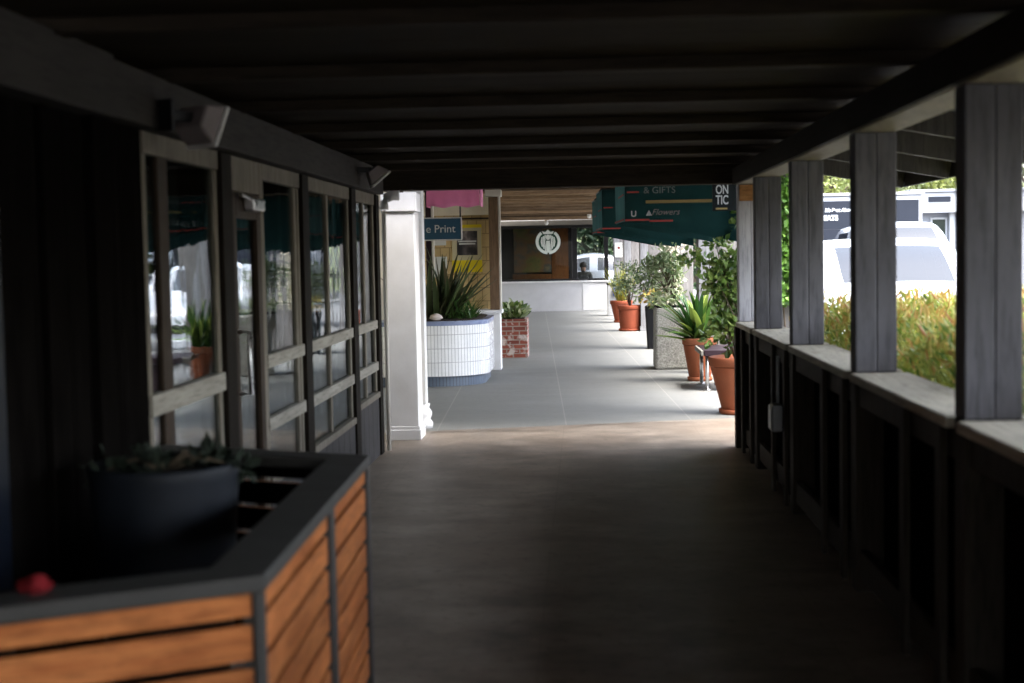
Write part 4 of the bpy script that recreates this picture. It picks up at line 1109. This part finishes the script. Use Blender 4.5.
# ================================================================== VEHICLES
def car(label, loc, rz, paint, stations, W, L_, group=None, cat='car', name='parked_car', wheel_r=.33, cowl=3, roof0=4, roof1=6):
    """stations from nose (+y) to tail: (y, lowhw, belthw, zb, zbelt, ztop, tophw, glass_flag)"""
    t = thing(name, label, cat, loc, rz, group)
    b = bmesh.new(); rings = []
    for (y, hl, hb, zb, zbelt, zt, ht, g) in stations:
        half = [(hl*.86, zb), (hl, zb+.16), (hl*1.005, zb*.45+zbelt*.55), (hb, zbelt), (ht, zt-.05 if zt-zbelt > .1 else zbelt+(zt-zbelt)*.6), (ht*.82, zt)]
        ring = [(0, zb)]+half+[(0, zt+.012)]+[(-x, z) for x, z in reversed(half)]
        rings.append([b.verts.new((x, y, z)) for x, z in ring])
    n = len(rings[0])
    for k in range(len(rings)-1):
        A_, B_ = rings[k], rings[k+1]; g = stations[k][7]
        for i in range(n):
            j = (i+1) % n
            f = b.faces.new((A_[i], B_[i], B_[j], A_[j])); f.smooth = True; f.material_index = 0
            if 's' in g and i in (4, 9): f.material_index = 1 if i == 4 else 4
            if 'w' in g and i in (6, 7): f.material_index = 2 if k < 5 else 3
    b.faces.new(rings[0]); b.faces.new(list(reversed(rings[-1])))
    bmesh.ops.recalc_face_normals(b, faces=b.faces)
    me = bpy.data.meshes.new('b'); b.to_mesh(me); b.free()
    o = bpy.data.objects.new('tmp', me); COL.objects.link(o)
    for _ in range(5): me.materials.append(None)
    md = o.modifiers.new('u', 'SUBSURF'); md.levels = 2; md.render_levels = 2
    dg = bpy.context.evaluated_depsgraph_get(); ev = bpy.data.meshes.new_from_object(o.evaluated_get(dg)); bpy.data.objects.remove(o)
    for mi, nm, mt in ((0, 'body', paint), (1, 'side_window', Mt['carglass']), (2, 'windscreen', Mt['carglass']), (3, 'rear_window', Mt['carglass']), (4, 'side_window', Mt['carglass'])):
        bb = bmesh.new(); bb.from_mesh(ev)
        bmesh.ops.delete(bb, geom=[f for f in bb.faces if f.material_index != mi], context='FACES')
        for f in bb.faces: f.material_index = 0; f.smooth = True
        if len(bb.faces):
            m2 = bpy.data.meshes.new(nm); bb.to_mesh(m2); link(nm, m2, mt, t, world=False)
        bb.free()
    yn, yt = stations[0][0], stations[-1][0]; hw = W/2
    for s in (-1, 1):
        m = MB(); m.box(s*hw*.52, s*hw*.86, yn-.16, yn-.03, .66, .80, .03); m.build('headlight', Mt['lens'], t, world=False)
        m = MB(); m.box(s*hw*.62, s*hw*.9, yt-.02, yt+.10, .75, .98, .03); m.build('tail_light', Mt['redlens'], t, world=False)
        cy = stations[cowl][0]-.25
        m = MB(); m.box(s*(hw*.93), s*(hw*.93+.17), cy-.08, cy+.02, stations[cowl][4]+.0, stations[cowl][4]+.13, .03); m.build('mirror', paint, t, world=False)
        for y in (yn-.85, yt+.85):
            mx = Matrix.Translation((s*(hw-.10), y, wheel_r)) @ Matrix.Rotation(R(90), 4, 'Y')
            m = MB(); m.lathe([(wheel_r*.62, -.105), (wheel_r*.95, -.11), (wheel_r, -.06), (wheel_r, .06), (wheel_r*.95, .11), (wheel_r*.62, .105)], (0, 0, 0), 28, mx); wo = m.build('wheel', Mt['rubber'], t, world=False)
            m = MB(); m.lathe([(wheel_r*.6, -.112), (wheel_r*.55, -.095), (wheel_r*.2, -.09), (wheel_r*.2, .09), (wheel_r*.55, .095), (wheel_r*.6, .112)], (0, 0, 0), 20, mx); m.build('rim', Mt['chrome'], wo, world=False)
    m = MB(); m.box(-hw*.45, hw*.45, yn-.10, yn+.012, .52, .66, .02); m.build('grille', Mt['black'], t, world=False)
    m = MB(); m.box(-hw*.9, hw*.9, yn-.2, yn+.03, .25, .45, .05); m.build('bumper', paint, t, world=False)
    m = MB()
    y0, z0 = stations[cowl][0]-.04, stations[cowl][5]+.03
    m.beam((-.55, y0, z0), (-.05, y0-.10, z0+.05), .02, .015); m.beam((.10, y0, z0), (.60, y0-.10, z0+.05), .02, .015); m.build('wiper', Mt['black'], t, world=False)
    return t
def van_st(W, L_, H, hood=1.10):
    h = W/2; n = L_/2
    return [(n, h*.80, h*.78, .32, .70, .78, h*.62, ''), (n-.12, h*.95, h*.92, .24, .86, .93, h*.76, ''), (n-.75, h, h*.97, .22, hood-.06, hood+.01, h*.80, ''),
            (n-1.05, h, h*.97, .22, hood-.02, hood+.06, h*.92, 'w'), (n-1.85, h, h*.97, .22, hood+.02, H+.03, h*.86, 's'), (n-2.55, h, h*.97, .22, hood+.02, H+.03, h*.87, ''),
            (n-2.65, h, h*.97, .22, hood+.02, H, h*.87, 's'), (n-3.75, h, h*.97, .22, hood+.03, H-.02, h*.86, ''), (n-L_+.45, h, h*.96, .24, hood+.02, H-.08, h*.74, 'w'),
            (n-L_+.10, h*.98, h*.94, .28, hood-.04, hood+.06, h*.80, ''), (n-L_, h*.92, h*.88, .34, hood-.2, hood-.12, h*.76, '')]
def sedan_st(W, L_, H, hood=.92):
    h = W/2; n = L_/2
    return [(n, h*.78, h*.76, .30, .58, .64, h*.6, ''), (n-.15, h*.94, h*.90, .22, .70, .76, h*.74, ''), (n-.95, h, h*.96, .20, hood-.06, hood+.0, h*.80, ''),
            (n-1.25, h, h*.96, .20, hood-.02, hood+.05, h*.82, 'w'), (n-2.05, h, h*.96, .20, hood+.02, H-.04, h*.68, 's'), (n-2.65, h, h*.96, .20, hood+.02, H, h*.69, ''),
            (n-2.73, h, h*.96, .20, hood+.02, H, h*.69, 's'), (n-3.4, h, h*.95, .20, hood+.03, H-.06, h*.66, 'w'), (n-4.0, h, h*.95, .22, hood+.0, hood+.06, h*.76, ''),
            (n-L_+.12, h*.96, h*.92, .26, hood-.04, hood+.0, h*.72, ''), (n-L_, h*.88, h*.86, .34, hood-.2, hood-.14, h*.66, '')]
car('large white van facing the hedge, its broad windscreen above the red shoots', (3.60, 17.65, -.12), R(180), Mt['carwhite'], van_st(1.98, 4.7, 1.80, 1.17), 1.98, 4.7, cat='van', name='parked_van')
car('white car parked beyond the van, seen beside the ivy', (3.35, 25.2, -.12), R(180), Mt['carwhite'], van_st(1.86, 4.5, 1.62, 1.04), 1.86, 4.5)
car('tall silver delivery van parked before the navy trailer', (6.35, 29.6, -.12), R(183), Mt['carsilver'], van_st(1.95, 5.0, 2.2, 1.40), 1.95, 5.0, cat='van', name='parked_van')
car('small white car with dark outlined windscreen before the pale building', (8.55, 33.5, -.12), R(190), Mt['carwhite'], sedan_st(1.75, 4.3, 1.62, 1.12), 1.75, 4.3)
car('pale silver rounded car seen through the right pane of the coffee shop', (-.05, 48.0, -.12), R(90), Mt['carsilver'], sedan_st(1.8, 4.6, 1.72, 1.10), 1.8, 4.6)

# food trailer
ft = thing('food_trailer', 'long navy and white trailer with white lettering beyond the parked vans', 'trailer', (6, 35.5, -.12))
MB().box(3.2, 8.22, 35.0, 37.3, .55, 2.86, .05).build('body', Mt['bldgwhite'], ft)
MB().box(3.3, 8.13, 34.985, 34.998, 2.06, 2.74, .003).build('upper_panel', Mt['navy'], ft)
MB().box(3.3, 6.75, 34.985, 34.998, .75, 2.055, .003).build('lower_panel', Mt['navy'], ft)
MB().box(3.15, 8.27, 34.95, 37.35, 2.862, 2.93, .012).build('roof_trim', Mt['bldgwhite'], ft)
MB().box(7.05, 7.45, 34.975, 34.984, 2.38, 2.62, .002).build('small_poster', Mt['postercream'], ft)
text_part('lettering', "It's Best Above", .125, (6.22, 34.98, 2.52), Mt['letter'], ft, bold=.004, shear=.2, xs=.9)
text_part('lettering', 'EATS', .17, (6.02, 34.98, 2.33), Mt['letter'], ft, bold=.008, xs=.9)
for x in (4.4, 5.3, 7.2):
    for y in (35.2, 37.1):
        m = MB(); m.lathe([(.22, -.1), (.36, -.1), (.38, -.05), (.38, .05), (.36, .1), (.22, .1)], (0, 0, 0), 24, Matrix.Translation((x, y, .26)) @ Matrix.Rotation(R(90), 4, 'X')); w_ = m.build('wheel', Mt['rubber'], ft)
        m = MB(); m.lathe([(.21, -.08), (.21, .08)], (0, 0, 0), 18, Matrix.Translation((x, y, .26)) @ Matrix.Rotation(R(90), 4, 'X')); m.build('rim', Mt['chrome'], w_)
MB().beam((8.2, 36.1, .5), (9.6, 36.1, .45), .12, .1).build('drawbar', Mt['black'], ft)

# pale building beyond
pb = thing('pale_building', 'low pale building with white fascia and slim windows beyond the trailer', 'building', (15, 50, -.12))
MB().box(11.7, 28.0, 50.2, 58, -.12, 2.75).build('wall', Mt['bldg'], pb)
MB().box(11.3, 28.4, 49.6, 58.4, 2.752, 3.45, .02).build('fascia', Mt['bldgwhite'], pb)
MB().box(11.2, 28.5, 49.5, 58.5, 3.452, 3.55, .02).build('roof_edge', Mt['bldg'], pb)
MB().box(11.85, 12.6, 49.57, 49.598, 3.12, 3.3, .004).build('vent', Mt['navy'], pb)
for k in range(12):
    x = 12.05+1.15*k
    f = MB(); f.box(x, x+.07, 50.14, 50.2, .2, 2.6, .004); f.box(x+.51, x+.58, 50.14, 50.2, .2, 2.6, .004); f.box(x+.071, x+.509, 50.14, 50.2, 2.53, 2.6, .004); f.box(x+.071, x+.509, 50.14, 50.2, .2, .27, .004)
    w_ = f.build('window', Mt['bldgwhite'], pb)
    MB().box(x+.072, x+.508, 50.165, 50.185, .272, 2.528).build('pane', Mt['darkpane'], w_)
    MB().box(x+.60, x+.80, 49.9, 50.1, -.12, 2.75, .01).build('porch_post', Mt['bldgwhite'], pb)

# ================================================================== TREES
def tree(label, x, y, h, rx, mat, nm='broadleaf_tree', ncl=46, per=46, leaf=.28):
    t = thing(nm, label, 'tree', (x, y, -.12), 0, 'trees beyond the car park')
    c = (x, y, h*.60)
    P, D_, cs = clumps(ncl, per, c, (rx, rx*.9, h*.40), rx*.30, .55)
    leaf_mesh('crown', P, D_, rng.uniform(leaf*.7, leaf*1.3, len(P)), rng.uniform(leaf*.45, leaf*.7, len(P)), mat, t, .2)
    m = MB(); m.tube([(x, y, -.12), (x+random.uniform(-.15, .15), y, h*.25), (x+random.uniform(-.3, .3), y+random.uniform(-.2, .2), h*.6), (x, y, h*.85)], [.05*h*.6, .04*h*.6, .025*h*.6, .01*h*.6], 9)
    for q in cs[:16]:
        z = h*random.uniform(.25, .5); m.tube([(x, y, z), tuple((np.array((x, y, z+.6))+q)/2), tuple(q)], [.012*h, .008*h, .003*h], 6)
    m.build('trunk', Mt['bark'], t)
tree('lime green tree above the left end of the trailer', 8.6, 52, 7.4, 2.6, Mt['tree3'])
tree('olive tree above the white trailer roof, between the posts', 11.6, 60, 7.2, 3.0, Mt['tree1'])
tree('yellow green tree left of the pale building roof', 14.2, 62, 6.6, 2.7, Mt['tree3'])
tree('greyish thin tree above the pale building fascia', 17.2, 64, 7.4, 2.9, Mt['tree2'])
tree('olive tree at right above the pale building', 20.4, 63, 7.6, 3.0, Mt['tree1'])
tree('dusty green tree far right past the last post', 24.4, 62, 8.0, 3.2, Mt['tree2'])
tree('tall olive tree at the right edge of the view', 28.5, 60, 8.2, 3.2, Mt['tree1'])
tree('dusty tree behind the lime green one', 5.2, 66, 8.0, 3.2, Mt['tree2'])
tree('olive tree behind the coffee shop parking', 1.5, 56, 6.8, 3.0, Mt['tree1'])
dh = thing('backdrop_hedge', 'added tall dark hedge behind the silver car, darkening the coffee shop pane', 'hedge', (0, 52, 0))  # hedge added as a stand-in for the dark reflection in the right pane
n = 9000
P = np.stack([rng.uniform(-4.5, 4.0, n), rng.uniform(51.4, 52.8, n), rng.uniform(-.1, 4.2, n)+.3*np.sin(rng.uniform(0, 6, n))], 1)
leaf_mesh('foliage', P, rng.normal(size=(n, 3)), rng.uniform(.2, .34, n), .16, Mt['leafdark'], dh, .2)
m = MB()
for k in range(12): m.tube([(-4.2+.7*k, 52.1, -.12), (-4.2+.7*k, 52.1, 2.0), (-4.1+.7*k, 52.1, 3.6)], [.08, .06, .02], 7)
m.build('trunks', Mt['bark'], dh)
tree('dark olive tree behind the coffee shop roof', -4.0, 62, 8.0, 3.4, Mt['tree1'])

# ================================================================== CAMERA
F_, CX, CY, ROLL = 1422.2, 512, 341.5, .0157
d = Vector((583-CX, CY-253, F_)).normalized()
u = Vector((-ROLL, 1, 0)); u = (u-d*u.dot(d)).normalized()
x = u.cross(d)
# rows of M: world axes in camera (right, up, forward) coordinates
right = Vector((x[0], d[0], u[0])); upv = Vector((x[1], d[1], u[1])); fwd = Vector((x[2], d[2], u[2]))
cam = bpy.data.cameras.new('camera'); co = bpy.data.objects.new('camera', cam); COL.objects.link(co)
mw = Matrix((right, upv, -fwd)).transposed().to_4x4(); mw.translation = (0, 0, 1.6)
co.matrix_world = mw
cam.sensor_width = 36; cam.lens = F_*36/1024; cam.clip_end = 500; cam.clip_start = .05
cam.dof.use_dof = True; cam.dof.focus_distance = 21; cam.dof.aperture_fstop = 2.5
sc.camera = co

# ================================================================== LIGHT
EL, AZ = R(64), R(120)      # azimuth measured from +Y towards +X
w = bpy.data.worlds.new('World'); sc.world = w; w.use_nodes = True
nt = w.node_tree; bg = nt.nodes['Background']
sky = nt.nodes.new('ShaderNodeTexSky'); sky.sky_type = 'NISHITA'; sky.sun_disc = False
sky.sun_elevation = EL; sky.sun_rotation = AZ; sky.air_density = 1.0; sky.dust_density = 4.0; sky.ozone_density = 1.0
hs_ = nt.nodes.new('ShaderNodeHueSaturation'); hs_.inputs['Saturation'].default_value = .55; nt.links.new(sky.outputs[0], hs_.inputs['Color']); nt.links.new(hs_.outputs[0], bg.inputs[0]); bg.inputs[1].default_value = .15
sl = bpy.data.lights.new('sun', 'SUN'); sl.energy = .65; sl.angle = R(35); sl.color = (1, .96, .9)
so = bpy.data.objects.new('sun', sl); COL.objects.link(so)
sd = Vector((math.sin(AZ)*math.cos(EL), math.cos(AZ)*math.cos(EL), math.sin(EL)))
so.rotation_euler = sd.to_track_quat('Z', 'Y').to_euler(); so.location = (20, 10, 30)
sc.view_settings.view_transform = 'Standard'; sc.view_settings.look = 'None'; sc.view_settings.gamma = 1; sc.view_settings.use_curve_mapping = False
sc.view_settings.exposure = 3.75
sc.cycles.use_denoising = True
sc.cycles.max_bounces = 10; sc.cycles.diffuse_bounces = 5; sc.cycles.transparent_max_bounces = 16
sc.cycles.sample_clamp_indirect = 8
